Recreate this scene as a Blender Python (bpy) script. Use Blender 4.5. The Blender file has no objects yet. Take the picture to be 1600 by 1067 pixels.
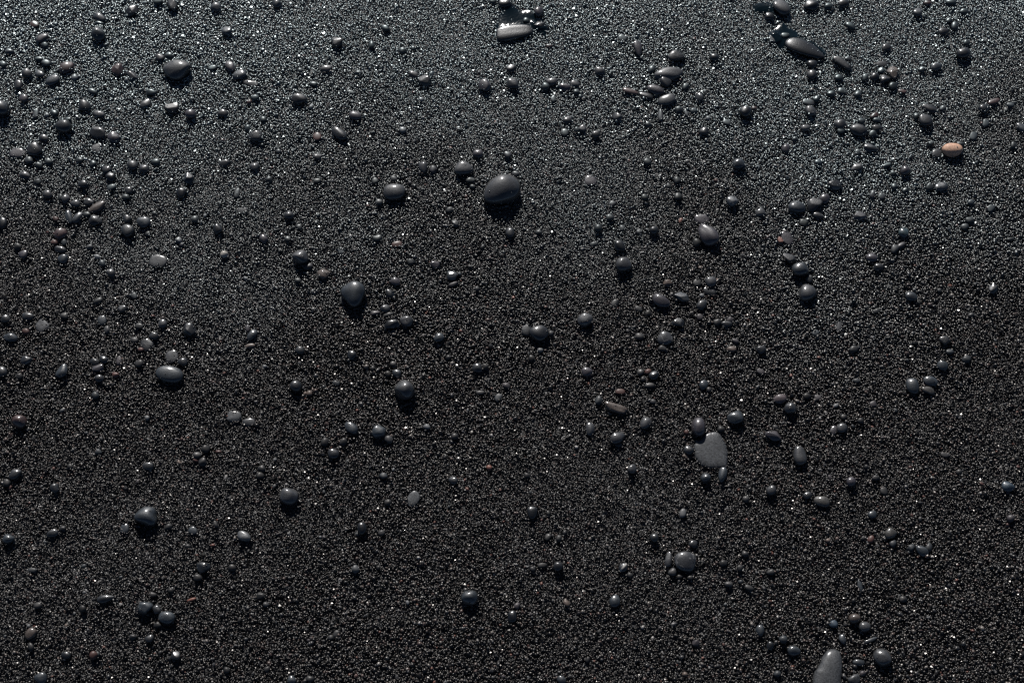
# Wet black volcanic sand with scattered beach pebbles, seen from standing height.
import bpy, math
import numpy as np
from math import radians as R

scene = bpy.context.scene
col = scene.collection
rng = np.random.default_rng(7)

# ------------------------------------------------------------------ camera, light, sky
PITCH, LENS, EYE = 66.0, 50.0, 1.62
cam = bpy.data.cameras.new("camera")
cam.lens = LENS; cam.sensor_width = 36.0
cam.clip_start = 0.05; cam.clip_end = 500.0
camo = bpy.data.objects.new("camera", cam); col.objects.link(camo)
camo.location = (0, 0, EYE); camo.rotation_euler = (R(90 - PITCH), 0, 0)
scene.camera = camo

SUN_ELEV, SUN_AZ = 30.0, -9.0            # sun ahead of the viewer, a little to one side
ld = bpy.data.lights.new("sun", 'SUN'); ld.energy = 5.0; ld.angle = R(0.5); ld.color = (1.0, 0.975, 0.945)
lo = bpy.data.objects.new("sun", ld); col.objects.link(lo)
lo.rotation_euler = (R(-(90 - SUN_ELEV)), 0, R(-SUN_AZ))
lo.rotation_mode = 'XYZ'
world = bpy.data.worlds.new("World"); scene.world = world; world.use_nodes = True
nt = world.node_tree
sky = nt.nodes.new("ShaderNodeTexSky"); sky.sky_type = 'NISHITA'; sky.sun_disc = False
sky.sun_elevation = R(SUN_ELEV); sky.sun_rotation = R(SUN_AZ)
sky.air_density = 0.42; sky.dust_density = 0.1; sky.ozone_density = 0.4; sky.altitude = 0.0
bg = nt.nodes["Background"]; bg.inputs[1].default_value = 0.05
nt.links.new(sky.outputs[0], bg.inputs[0])
vs = scene.view_settings
vs.view_transform = 'Standard'; vs.look = 'None'; vs.gamma = 1.0; vs.exposure = 0.75
scene.cycles.use_denoising = False
scene.cycles.max_bounces = 6
scene.cycles.sample_clamp_indirect = 2.0

# ------------------------------------------------------------------ materials
ALB = 0.36
def new_mat(name):
    m = bpy.data.materials.new(name); m.use_nodes = True
    t = m.node_tree; return m, t, t.nodes["Principled BSDF"]

def N(t, kind, **kw):
    n = t.nodes.new(kind)
    for k, v in kw.items(): setattr(n, k, v)
    return n

def wet_sheen_value(t, near, far, y0, y1):
    """Beach gets wetter towards the water, painted sky sheen follows: a value that follows the world y position."""
    g = N(t, "ShaderNodeNewGeometry"); s = N(t, "ShaderNodeSeparateXYZ")
    t.links.new(g.outputs["Position"], s.inputs[0])
    nz = N(t, "ShaderNodeTexNoise"); nz.inputs["Scale"].default_value = 3.2; nz.inputs["Detail"].default_value = 3.0
    t.links.new(g.outputs["Position"], nz.inputs["Vector"])
    ad = N(t, "ShaderNodeMath", operation='MULTIPLY_ADD'); ad.inputs[1].default_value = 0.8
    t.links.new(nz.outputs[0], ad.inputs[0]); t.links.new(s.outputs[1], ad.inputs[2])
    mr = N(t, "ShaderNodeMapRange"); mr.interpolation_type = 'SMOOTHSTEP'
    mr.inputs[1].default_value = y0 + 0.40; mr.inputs[2].default_value = y1 + 0.40
    mr.inputs[3].default_value = near; mr.inputs[4].default_value = far
    t.links.new(ad.outputs[0], mr.inputs[0])
    return mr.outputs[0]

def pebble_mat(name, base, rough=0.5, coat=0.5, coat_rough=0.13, speckle=0.45, dark=None, kind=None):
    base = tuple(c * ALB for c in base); dark = tuple(c * ALB for c in dark) if dark else None
    m, t, b = new_mat(name)
    tc = N(t, "ShaderNodeTexCoord"); oi = N(t, "ShaderNodeObjectInfo")
    # fine mineral grain
    n1 = N(t, "ShaderNodeTexNoise"); n1.inputs["Scale"].default_value = 620; n1.inputs["Detail"].default_value = 3
    n2 = N(t, "ShaderNodeTexNoise"); n2.inputs["Scale"].default_value = 90; n2.inputs["Detail"].default_value = 4
    off = N(t, "ShaderNodeVectorMath", operation='ADD')
    rv = N(t, "ShaderNodeMath", operation='MULTIPLY'); rv.inputs[1].default_value = 50.0
    t.links.new(oi.outputs["Random"], rv.inputs[0])
    t.links.new(tc.outputs["Object"], off.inputs[0]); t.links.new(rv.outputs[0], off.inputs[1])
    t.links.new(off.outputs[0], n1.inputs["Vector"]); t.links.new(off.outputs[0], n2.inputs["Vector"])
    mixa = N(t, "ShaderNodeMix", data_type='RGBA')
    mixa.inputs[6].default_value = (*[c * (1 - speckle) for c in base], 1)
    mixa.inputs[7].default_value = (*[c * (1 + speckle) for c in base], 1)
    mr = N(t, "ShaderNodeMapRange"); mr.inputs[1].default_value = .32; mr.inputs[2].default_value = .68
    t.links.new(n1.outputs[0], mr.inputs[0]); t.links.new(mr.outputs[0], mixa.inputs[0])
    mixb = N(t, "ShaderNodeMix", data_type='RGBA')
    d = dark or tuple(c * 0.62 for c in base)
    mixb.inputs[7].default_value = (*d, 1)
    mr2 = N(t, "ShaderNodeMapRange"); mr2.inputs[1].default_value = .45; mr2.inputs[2].default_value = .7
    mr2.inputs[4].default_value = 0.7
    t.links.new(n2.outputs[0], mr2.inputs[0]); t.links.new(mr2.outputs[0], mixb.inputs[0])
    t.links.new(mixa.outputs[2], mixb.inputs[6])
    last = mixb.outputs[2]
    if kind == 'vein':                       # pale mineral veins through the stone
        wv = N(t, "ShaderNodeTexNoise"); wv.inputs["Scale"].default_value = 60; wv.inputs["Detail"].default_value = 2
        t.links.new(off.outputs[0], wv.inputs["Vector"])
        ab = N(t, "ShaderNodeMath", operation='SUBTRACT'); ab.inputs[1].default_value = 0.5
        t.links.new(wv.outputs[0], ab.inputs[0])
        aa = N(t, "ShaderNodeMath", operation='ABSOLUTE'); t.links.new(ab.outputs[0], aa.inputs[0])
        mv = N(t, "ShaderNodeMapRange"); mv.inputs[1].default_value = 0.0; mv.inputs[2].default_value = .018
        mv.inputs[3].default_value = 0.55; mv.inputs[4].default_value = 0.0
        t.links.new(aa.outputs[0], mv.inputs[0])
        mx = N(t, "ShaderNodeMix", data_type='RGBA'); mx.inputs[7].default_value = (.16, .155, .15, 1)
        t.links.new(mv.outputs[0], mx.inputs[0]); t.links.new(last, mx.inputs[6]); last = mx.outputs[2]
    if kind == 'stripe':                     # one white quartz band across the pebble
        sx = N(t, "ShaderNodeSeparateXYZ"); t.links.new(tc.outputs["Object"], sx.inputs[0])
        aa = N(t, "ShaderNodeMath", operation='ABSOLUTE'); t.links.new(sx.outputs[1], aa.inputs[0])
        mv = N(t, "ShaderNodeMapRange"); mv.inputs[1].default_value = 0.0006; mv.inputs[2].default_value = .0014
        mv.inputs[3].default_value = 0.9; mv.inputs[4].default_value = 0.0
        t.links.new(aa.outputs[0], mv.inputs[0])
        mx = N(t, "ShaderNodeMix", data_type='RGBA'); mx.inputs[7].default_value = (.28, .27, .25, 1)
        t.links.new(mv.outputs[0], mx.inputs[0]); t.links.new(last, mx.inputs[6]); last = mx.outputs[2]
    # each stone a little lighter or darker than the next
    hs = N(t, "ShaderNodeHueSaturation")
    mr3 = N(t, "ShaderNodeMapRange"); mr3.inputs[3].default_value = .78; mr3.inputs[4].default_value = 1.22
    t.links.new(oi.outputs["Random"], mr3.inputs[0]); t.links.new(mr3.outputs[0], hs.inputs["Value"])
    t.links.new(last, hs.inputs["Color"]); t.links.new(hs.outputs[0], b.inputs["Base Color"])
    b.inputs["Roughness"].default_value = rough
    b.inputs["Specular IOR Level"].default_value = .3
    b.inputs["Coat Weight"].default_value = coat * 1.1; b.inputs["Coat Roughness"].default_value = coat_rough
    bp = N(t, "ShaderNodeBump"); bp.inputs["Strength"].default_value = 0.5; bp.inputs["Distance"].default_value = 0.0005
    t.links.new(n1.outputs[0], bp.inputs["Height"]); t.links.new(bp.outputs[0], b.inputs["Normal"])
    return m

TONE = {
    'k': pebble_mat("black_basalt", (.012, .0135, .015), .42, .4),
    'd': pebble_mat("dark_basalt", (.025, .0265, .029), .5, .4),
    'g': pebble_mat("grey_basalt", (.062, .063, .066), .55, .45),
    'b': pebble_mat("blue_grey_basalt", (.045, .054, .062), .5, .45),
    'B': pebble_mat("slate_blue_stone", (.045, .068, .09), .5, .4),
    'c': pebble_mat("teal_stone", (.065, .105, .115), .5, .45),
    'p': pebble_mat("purple_grey_basalt", (.066, .058, .066), .5, .45),
    'm': pebble_mat("mauve_stone", (.15, .118, .12), .6, .3),
    'r': pebble_mat("red_brown_scoria", (.085, .046, .042), .55, .4, dark=(.04, .03, .03)),
    'o': pebble_mat("orange_granular_stone", (.78, .48, .33), .78, .05, .3, .35, (.60, .34, .23)),
    't': pebble_mat("tan_brown_stone", (.12, .092, .076), .6, .35, dark=(.08, .06, .05)),
    'u': pebble_mat("olive_grey_stone", (.105, .098, .088), .55, .35),
    'l': pebble_mat("light_grey_stone", (.12, .125, .13), .5, .5),
    's': pebble_mat("flush_grey_stone", (.074, .078, .083), .62, .25, .25, .75, (.04, .043, .047)),
    'w': pebble_mat("white_stone", (.62, .58, .52), .6, .2, .2, .15, (.5, .46, .4)),
}
VEIN = pebble_mat("veined_basalt", (.055, .056, .059), .5, .45, kind='vein')
STRIPE = pebble_mat("striped_basalt", (.034, .036, .04), .5, .45, kind='stripe')

def attr_mat(name, r_near, r_far, s_near, s_far, coat_near, coat_far):
    m, t, b = new_mat(name)
    a = N(t, "ShaderNodeAttribute", attribute_name="tint")
    t.links.new(a.outputs["Color"], b.inputs["Base Color"])
    t.links.new(wet_sheen_value(t, r_near, r_far, 0.72, 1.22), b.inputs["Roughness"])
    t.links.new(wet_sheen_value(t, coat_near, coat_far, 0.74, 1.25), b.inputs["Coat Weight"])
    b.inputs["Coat Roughness"].default_value = 0.27
    t.links.new(wet_sheen_value(t, s_near, s_far, 0.62, 1.22), b.inputs["Specular IOR Level"])
    fac = wet_sheen_value(t, 0.0, 1.0, 0.62, 1.25)           # sky sheen painted into the gloss colour: warm near, teal far
    tm = N(t, "ShaderNodeMix", data_type='RGBA'); tm.inputs[6].default_value = (1, .95, .9, 1); tm.inputs[7].default_value = (.72, .97, 1, 1)
    t.links.new(fac, tm.inputs[0]); t.links.new(tm.outputs[2], b.inputs["Specular Tint"])
    return m
M_GRAIN = attr_mat("black_sand_grains", .28, .36, .33, 1.0, .04, 1.0)
M_GRIT = attr_mat("small_pebble_gravel", .6, .5, .3, .4, .12, .35)

# ------------------------------------------------------------------ pebble shapes
def icosphere(sub):
    me = bpy.data.meshes.new("tmp")
    import bmesh
    bm = bmesh.new(); bmesh.ops.create_icosphere(bm, subdivisions=sub, radius=1.0)
    bm.verts.ensure_lookup_table()
    v = np.array([x.co[:] for x in bm.verts]); f = np.array([[q.index for q in x.verts] for x in bm.faces], dtype=np.int32)
    bm.free(); bpy.data.meshes.remove(me)
    return v / np.linalg.norm(v, axis=1)[:, None], f
ICO = {s: icosphere(s) for s in (1, 2, 3, 4, 5)}

def shape(L, W, Hh, kind, g, sub):
    """A water-worn pebble of the given length, width and height (mm), centred on the origin."""
    d, f = ICO[sub]
    n = g.uniform(1.98, 2.2)
    if kind in 'fs': n = 2.5
    if kind in 'lR': n = 3.0
    if kind == 'a': n = 2.3
    r = 1.0 / (np.abs(d) ** n).sum(1) ** (1.0 / n)
    p = d * r[:, None]
    amp = {'a': .085, 'h': .034, 'q': .02, 'f': .055}.get(kind, .06)
    for k in range(5):
        w = g.normal(size=3); w *= g.uniform(1.2, 2.6) / np.linalg.norm(w)
        p = p * (1 + amp * 0.6 * np.sin(d @ w * 2 + g.uniform(0, 6.28)))[:, None]
    th = np.arctan2(p[:, 1], p[:, 0])
    tri = {'t': .09, 'a': .06}.get(kind, g.uniform(0, .035))
    p[:, :2] *= (1 + tri * np.cos(3 * th + (1.57 if kind == 't' else g.uniform(0, 6.28))))[:, None]
    tp = {'e': .42, 'E': -.34, 'l': 0.05, 'h': 0, 'R': .08, 'S': .42, 'G': -.17}.get(kind, g.uniform(-.13, .13))
    fac = 1 - tp * p[:, 0]
    p[:, 1] *= fac; p[:, 2] *= (1 - .8 * tp * p[:, 0])
    if kind == 'a' or (g.random() < .45 and kind not in 'qE'):
        for k in range(5 if kind == 'a' else 2):
            w = g.normal(size=3); w[2] = abs(w[2]); w /= np.linalg.norm(w)
            lim = g.uniform(.6, .85)
            ex = np.maximum(p @ w - lim, 0)
            p -= (ex * (.82 if kind == 'a' else .5))[:, None] * w
    # back to the measured size
    lo, hi = p.min(0), p.max(0)
    p = (p - (lo + hi) / 2) / ((hi - lo) / 2)
    return p * np.array([L, W, Hh]) * 0.0005, f

def fast_mesh(name, v, f, smooth=True):
    me = bpy.data.meshes.new(name)
    nv, nf, k = len(v), len(f), f.shape[1]
    me.vertices.add(nv); me.vertices.foreach_set("co", np.ascontiguousarray(v, dtype=np.float32).ravel())
    me.loops.add(nf * k); me.loops.foreach_set("vertex_index", np.ascontiguousarray(f, dtype=np.int32).ravel())
    me.polygons.add(nf)
    me.polygons.foreach_set("loop_start", np.arange(0, nf * k, k, dtype=np.int32))
    me.polygons.foreach_set("use_smooth", np.full(nf, bool(smooth)))
    me.update(calc_edges=True)
    return me

def link(name, me, mat, label=None, cat=None, group=None, kind=None, loc=(0, 0, 0)):
    o = bpy.data.objects.new(name, me); col.objects.link(o); o.location = loc
    me.materials.append(mat)
    if label: o["label"] = label
    if cat: o["category"] = cat
    if group: o["group"] = group
    if kind: o["kind"] = kind
    return o

# x, y (mm on the beach), length, width, height, height of the middle above the sand (mm), turn, tone, shape, label
STONES = [
(-646.4,1177.8,18.8,11.7,6.0,1.43,33,'p','-','slim purple-grey pebble slanting above the red-brown stone near the upper corner'),
(-606.8,1128.3,21.5,17.4,9.6,2.41,35,'r','-','rounded red-brown stone with a bright glint among grey pebbles near the upper corner'),
(-569.5,1182.5,22.6,18.9,15.1,4.16,-61,'b','h','round blue-black stone with a wet shine under two small pebbles near the top edge'),
(-571.7,1212.2,19.2,11.6,6.5,1.55,-26,'b','-','small blue-grey oval pebble sitting just above the round blue-black stone'),
(-536.0,1124.9,19.2,16.6,9.2,1.94,-58,'r','a','rough dark reddish lump between the red-brown stone and the big grey stone'),
(-528.1,1223.9,16.8,15.7,7.9,1.66,-58,'d','a','flat angular dark pebble near the top edge, beyond the round blue-black stone'),
(-481.9,1145.5,14.7,11.3,6.5,1.55,-34,'d','-','small dark pebble tucked behind the top of the big grey stone'),
(-472.7,1233.4,19.1,17.0,8.5,1.79,-30,'k','a','black blocky stone cut by the top edge, above the big grey stone'),
(-456.6,1123.6,37.9,31.0,18.2,4.54,-13,'g','-','big smooth grey stone casting a broad shadow, largest near the upper corner'),
(-411.5,1229.2,15.9,14.4,8.0,1.93,-53,'b','-','small round blue-grey pebble near the top edge, above another round blue-grey one'),
(-393.5,1188.8,16.0,14.4,7.8,1.87,-26,'b','-','round blue-grey pebble alone in glittering sand between big grey stone and top edge'),
(-383.9,1130.3,19.2,12.6,7.5,1.80,-60,'p','-','purple-grey upright pebble, upper one of a tight pair beside the big grey stone'),
(-328.4,1236.2,15.4,12.7,7.3,1.74,-55,'b','-','dark blue-grey pebble leaning at the top edge over empty glittering sand'),
(-253.4,1127.2,17.1,10.2,5.4,1.31,8,'g','-','low grey oval pebble with glint under a black lump in the glittering sand'),
(-239.8,1170.1,18.9,16.8,9.2,1.94,-75,'k','a','black rough lump in glittering sand, above a low grey oval pebble'),
(-9.8,1236.2,18.7,14.7,7.7,1.84,-0,'k','-','dark stone touching the top edge above the wet hollow of the long stone'),
(-1.3,1127.0,13.7,12.5,6.7,1.62,-0,'d','-','small dark pebble just above a round dark one, below the long wet stone'),
(4.4,1186.8,54.0,24.4,8.1,1.41,10,'k','R','long smooth dark stone lying below a wet hollow at the top edge'),
(37.3,1220.2,16.4,13.8,10.5,2.90,88,'p','h',"round purple-grey pebble standing upright behind the long wet stone's pool"),
(38.1,1199.2,18.6,12.8,6.2,1.31,-6,'k','a','black flat pebble against the end of the long wet stone'),
(172.7,1160.0,24.6,12.9,7.6,1.91,-86,'p','e','lilac-grey drop-shaped pebble pointing towards the viewer, alone in glittering sand'),
(224.7,1147.8,24.9,19.6,9.7,2.19,5,'k','a','black square-edged block of stone above the cluster of piled oval stones'),
(276.7,1145.4,14.1,13.2,7.3,1.74,39,'k','-','small black lump with a pale rim, on from the square black block'),
(356.7,1213.6,14.4,12.5,6.7,1.60,16,'k','-','small black pebble below the pale egg-shaped stone at the top edge'),
(361.8,1177.5,16.6,14.8,3.2,0.20,-9,'b','f','small flush grey disc at the thick end of the tapered wet stone'),
(374.9,1227.7,27.4,20.9,11.7,2.92,-48,'g','-','pale grey egg-shaped stone leaning beside the water at the top edge'),
(401.7,1158.6,57.4,27.1,10.8,2.16,-33,'k','S','long tapered dark stone with shiny wet rim, lying in a puddle'),
(416.9,1232.7,22.4,16.6,8.7,2.09,7,'k','-','wide black stone cut by the top edge beyond the pale egg-shaped stone'),
(409.9,1134.4,14.8,12.4,6.7,1.62,14,'k','-','black pebble in the shadow below the tapered wet stone'),
(450.5,1135.7,30.3,11.4,7.7,1.92,-42,'d','l','slender black curved pebble just past the pointed tip of the tapered wet stone'),
(460.9,1236.2,17.2,14.5,7.7,1.84,16,'k','-','small black stone at the top edge above a slanting dark pebble'),
(505.3,1135.1,17.1,10.0,3.2,0.20,-4,'d','f','thin flat dark pebble lying above the brownish round rock of a small pile'),
(513.4,1161.6,14.7,10.5,6.0,1.43,30,'d','-','small shiny dark pebble alone above the pile with the brownish round rock'),
(563.4,1220.2,15.1,13.2,7.5,1.80,49,'b','-','round blue-grey pebble near the top edge with a reddish pebble above it'),
(578.4,1130.4,17.5,11.7,6.7,1.62,29,'b','-','blue-grey oval pebble alone beside the pile with the brownish round rock'),
(595.1,1188.6,14.9,10.8,6.0,1.43,21,'d','-','small dark oval pebble with two tiny pebbles behind it near the top corner'),
(617.4,1150.9,20.4,15.7,12.4,3.41,24,'d','h','dark egg-shaped pebble with strong shadow in the glittering top corner'),
(-687.7,1062.7,29.2,21.3,17.2,4.73,158,'b','h','big blue-black rounded stone cut off by the side edge, below the red-brown stone'),
(-668.2,1100.8,15.8,11.0,6.5,1.55,100,'d','-','dark upright pebble near the side edge, just above the big blue-black one'),
(-658.6,1079.2,13.6,11.4,6.5,1.55,-26,'p','-','small purple pebble between the red-brown stone and the big blue-black edge stone'),
(-659.7,1118.9,15.6,13.4,7.8,1.87,-42,'d','-','round dark pebble in a row with two others under the red-brown stone'),
(-642.1,1118.3,14.8,10.7,6.2,1.49,-32,'b','-','small blue-grey pebble half hidden behind the long blue-grey oval by the red-brown stone'),
(-622.9,1016.2,14.5,11.5,6.5,1.55,-15,'d','-','small dark oval pebble above a triangular rough stone near the side edge'),
(-623.7,1107.9,20.7,14.9,7.8,1.87,20,'b','-','blue-grey long oval pebble touching the lower side of the red-brown stone'),
(-597.8,1032.9,22.7,19.0,15.1,4.16,-23,'d','h','round dark stone with neat highlight, upper centre of the pebbly side patch'),
(-575.0,1066.6,18.4,16.1,9.3,2.24,-39,'d','-','round dark pebble without neighbours below the rough reddish lump'),
(-551.2,1024.7,22.6,17.4,9.2,2.08,-18,'d','a','dark two-humped stone with twin glints near the round dark stone'),
(-553.8,1054.3,17.1,10.5,6.0,1.43,-16,'g','-','low grey pebble lying above the dark two-humped stone'),
(-529.7,1017.6,17.5,14.4,8.5,2.05,-37,'p','-','round purple-grey pebble beside the dark two-humped stone'),
(-515.2,1115.3,21.0,11.4,6.3,1.33,-43,'d','a','dark wedge pebble touching the rough reddish lump'),
(-493.5,1071.2,16.5,11.3,5.6,1.17,29,'g','a','grey angular pebble between the rough reddish lump and a flat-topped dark stone'),
(-456.9,1063.5,19.8,17.4,8.7,1.84,-1,'d','a','flat-topped rough dark stone standing in shadow below the big grey stone'),
(-430.5,1053.3,15.5,13.6,10.7,2.93,-23,'p','h','neat round purple-grey pebble with glint beside the flat-topped rough dark stone'),
(-387.5,1055.5,14.5,12.2,6.7,1.62,-13,'d','-','small dark pebble below the shiny blue-grey pair, on from the purple-grey round one'),
(-370.5,1117.0,19.9,14.7,7.8,1.87,19,'b','-','shiny dark blue-grey oval, lower one of the tight pair by the big grey stone'),
(-353.6,1104.3,22.5,10.6,3.2,0.20,-14,'d','f','thin flat dark sliver just below the tight shiny pair'),
(-341.7,1019.1,19.6,16.1,8.8,2.11,6,'d','-','dark oval pebble under empty sand, midway between big grey stone and biggest egg stone'),
(-287.8,1078.2,23.5,15.3,9.1,2.27,-12,'d','-','dark wide pebble alone with a bright glint, above two slanting dark pebbles'),
(-230.3,1023.3,25.6,14.4,9.1,2.27,-43,'d','-','long dark pebble slanting steeply, lower one of two slanting pebbles'),
(-210.3,1051.5,17.6,13.1,7.5,1.80,-33,'p','-','purple-grey slanting pebble above the long steep dark one'),
(-133.4,1117.3,16.4,10.7,6.0,1.43,-30,'d','-','dark slanting pebble touching a pointed dark stone in glittering sand'),
(-117.7,1107.1,18.3,16.3,8.7,1.84,-60,'d','a','pointed dark stone with a tiny companion on each side'),
(-37.0,1099.8,19.1,16.6,9.3,2.24,-47,'p','-','purple-grey tilted oval stone with clear shadow, below the long wet stone'),
(0.9,1102.9,17.2,16.2,9.3,2.24,90,'d','-','round dark pebble beside the purple-grey tilted oval, in line with it'),
(53.8,1106.0,16.7,12.0,6.5,1.55,-6,'g','-','grey low oval heading a short chain of five pebbles'),
(71.2,1096.9,17.1,11.0,6.0,1.43,-14,'p','-','very shiny purple-grey pebble in the middle of the chain of five'),
(74.3,1044.8,13.6,11.6,6.5,1.55,21,'d','-','grey-brown oval pebble below the chain of five pebbles'),
(85.1,1102.7,14.0,10.6,5.7,1.37,-5,'g','-','grey oval at the far end of the chain of five pebbles'),
(94.5,1031.9,12.8,12.1,6.6,1.38,79,'g','a','grey angular double-looking pebble below the chain of five, over two others'),
(111.5,1022.3,13.2,12.8,7.3,1.74,58,'d','-','round dark pebble with a long shadow, lowest below the chain of five'),
(119.0,1123.0,14.9,12.6,6.7,1.62,-9,'g','-','low grey pebble with dark shadow above and beyond the chain of five'),
(140.6,1050.4,14.3,13.4,7.0,1.48,-66,'d','a','dark angular pebble in shadow below the brown sliver of the piled cluster'),
(160.0,1090.6,22.4,8.5,4.6,1.11,-20,'r','-','thin brown sliver at the outer end of the piled oval cluster'),
(180.6,1084.3,21.5,9.5,5.1,1.23,-20,'d','-','thin dark pointed pebble between the brown sliver and the piled ovals'),
(193.8,1092.4,24.9,15.0,8.7,2.18,-22,'p','-','purple-grey pointed oval in the middle of the piled cluster'),
(206.9,1106.8,20.1,16.9,9.2,2.21,-44,'d','-','dark rounded pebble leaning on the big grey oval of the pile'),
(209.0,1075.4,25.5,15.9,9.5,2.38,19,'s','-','light grey glossy oval, lowest big stone of the piled cluster'),
(212.5,1117.3,40.4,19.6,11.4,2.86,10,'g','-','big grey flattened oval crowning the piled cluster'),
(253.4,1081.2,14.0,12.3,6.7,1.41,57,'b','a','grey three-sided pebble with glint standing apart beside the piled cluster'),
(255.8,1027.4,13.3,12.3,7.3,1.74,63,'d','-','small dark pebble with shadow in plain sand below the piled cluster'),
(313.0,1056.7,17.5,16.1,13.1,3.60,55,'k','h','round black ball-like pebble with a tiny reddish one at its side'),
(391.5,1033.3,13.6,11.6,6.5,1.55,15,'g','-','grey round pebble under a pair of purple-grey and flat pebbles'),
(401.2,1059.1,17.1,14.5,8.0,1.93,-64,'g','-','grey slanting pebble just under a thin flat purple sliver'),
(407.3,1117.6,14.8,14.1,7.8,1.87,49,'d','-','round dark pebble, lower of two below the tapered wet stone'),
(439.0,1038.6,17.3,14.8,8.5,2.05,34,'d','-','dark round pebble at the upper end of a cluster around a long dark oval'),
(462.1,1028.1,24.4,17.6,10.2,2.55,-17,'d','-','long dark oval, biggest stone of its cluster, with strong shadow'),
(492.8,1113.8,14.4,12.2,6.7,1.62,19,'k','-','black pebble at the middle of the pile with the brownish round rock'),
(487.7,1032.7,14.4,10.7,6.0,1.43,8,'d','-','black shiny pebble lowest in the pile with the brownish round rock'),
(505.6,1109.9,15.1,13.2,7.3,1.53,58,'d','a','dark faceted pebble touching the brownish round rock'),
(517.6,1120.2,18.7,16.5,9.0,1.89,54,'t','a','brownish round rock, roughest and palest stone of its small pile'),
(553.5,1043.3,19.4,18.2,10.5,2.62,-1,'d','-','dark glossy oval, lower of two slanting stones above the orange stone'),
(561.5,1062.7,22.3,12.3,6.5,1.55,-22,'d','-','long dark slanting pebble, upper of two above the orange stone'),
(634.4,1063.5,17.1,14.2,8.0,1.93,23,'k','-','black rounded pebble with a reddish-brown one leaning on it'),
(649.0,1073.8,18.1,8.5,4.9,1.18,22,'r','-','reddish-brown long pebble leaning on a black rounded one'),
(680.3,1032.7,17.0,10.3,5.4,1.31,-49,'b','-','blue-grey long pebble cut off by the side edge, level with the orange stone'),
(-655.2,994.4,21.3,15.4,3.3,0.20,-1,'p','f','flat purple-grey disc beside a triangular rough dark stone near the side edge'),
(-639.8,959.6,15.7,10.3,6.0,1.43,-13,'d','-','dark flat oval alone below the flat purple-grey disc'),
(-632.6,997.4,21.5,20.5,10.2,2.30,53,'k','a','triangular rough grey-black stone touching the flat purple-grey disc'),
(-606.1,930.2,13.8,11.9,7.1,1.71,-34,'d','-',"dark round pebble on the outer side of the brown streaked stone's group"),
(-582.0,924.1,13.7,11.7,7.0,1.68,97,'g','-',"grey upright pebble with tiny partner in the brown streaked stone's group"),
(-569.0,917.5,14.1,10.3,6.0,1.43,-9,'g','-','grey oval pebble between the upright grey one and the brown streaked stone'),
(-561.5,946.0,14.3,11.7,6.7,1.62,-17,'k','-','black pebble alone above the brown streaked stone'),
(-550.9,918.9,14.3,10.2,6.0,1.43,-14,'d','-','dark oval pebble touching the upper side of the brown streaked stone'),
(-551.1,1001.9,15.7,14.6,3.2,0.20,77,'g','f','flat grey tilted pebble below the dark two-humped stone'),
(-539.3,910.9,25.1,12.7,7.0,1.68,34,'t','-','long brown streaked stone lying aslant among dark pebbles'),
(-533.4,968.1,13.4,10.5,6.0,1.43,-12,'d','-','dark low pebble just above a black round one, over the brown streaked stone'),
(-526.7,957.0,13.8,12.2,7.3,1.74,-37,'k','-','black round pebble just below a dark low one, over the brown streaked stone'),
(-501.1,936.8,13.2,10.6,6.5,1.55,-37,'d','-','dark tilted pebble, upper of a close pair beyond the brown streaked stone'),
(-500.3,974.8,15.8,13.9,8.0,1.93,-27,'d','-','dark rounded pebble, beside a neighbour of equal size, in the pebbly side patch'),
(-484.5,969.9,14.4,12.6,7.3,1.74,-24,'d','-','dark low-set pebble, lower of two equal neighbours, above a bluish black lump'),
(-431.4,932.4,15.8,14.0,8.5,2.05,105,'k','-','black upright pebble just below the bluish black angular lump'),
(-425.1,955.2,17.1,14.9,8.7,1.84,-63,'k','a','bluish black angular lump above a black upright pebble'),
(-379.6,977.5,16.4,10.8,6.0,1.43,11,'d','-','dark slanting pebble lying alone above a thin flat dark sliver of sand-level stone'),
(-350.9,906.9,15.0,9.6,3.2,0.20,24,'d','f','thin flat grey-black pebble nearly sunk in sand beyond the bluish black lump'),
(-339.5,972.9,13.6,12.5,7.3,1.74,-35,'d','-','small dark pebble alone just below the dark oval midway to the biggest egg stone'),
(-257.2,988.9,13.3,10.7,5.6,1.17,-6,'g','a','dark angular grey pebble sunk in sand under the long steep dark pebble'),
(-153.4,933.2,29.0,23.6,14.3,3.58,12,'g','-','large grey oval stone with crisp highlight, between the dome stone and the egg stone'),
(-117.5,971.1,16.6,11.7,7.2,1.81,-83,'g','e','upright grey egg pebble with a small round purple one touching it'),
(-63.1,969.2,25.6,20.1,12.1,3.03,-1,'g','-','smooth grey oval stone just above the biggest egg-shaped stone'),
(-45.2,992.2,14.1,13.0,7.3,1.74,-3,'p','-','purple three-cornered pebble above the smooth grey oval near the biggest stone'),
(-13.3,933.0,52.3,39.7,28.7,7.18,34,'g','G','biggest egg-shaped stone of all, dark grey, with a deep black shadow'),
(103.1,952.2,17.5,16.4,3.6,0.20,10,'p','f','pale purple-grey flat disc pressed into sand beyond the biggest egg-shaped stone'),
(286.2,919.8,15.7,14.7,12.0,3.31,45,'l','h','pale round pebble like a button, above and beyond the pear-shaped stone'),
(298.2,975.8,17.3,15.6,12.4,3.41,21,'b','h','round blue-grey ball-like pebble with shadow, above the pale button-like pebble'),
(363.0,1001.1,14.2,10.5,6.5,1.55,66,'p','-','purple-grey upright pebble alone on the way to the orange stone'),
(370.5,911.0,23.2,17.4,10.5,2.62,-13,'b','-','blue-grey wide stone beside a dark faceted stone'),
(392.7,916.1,22.9,17.2,9.7,2.19,35,'d','a','dark faceted stone between a blue-grey wide one and a purple round one'),
(407.2,924.0,14.4,13.2,8.0,1.93,-116,'p','-','purple-grey round pebble touching the dark faceted stone'),
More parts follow.
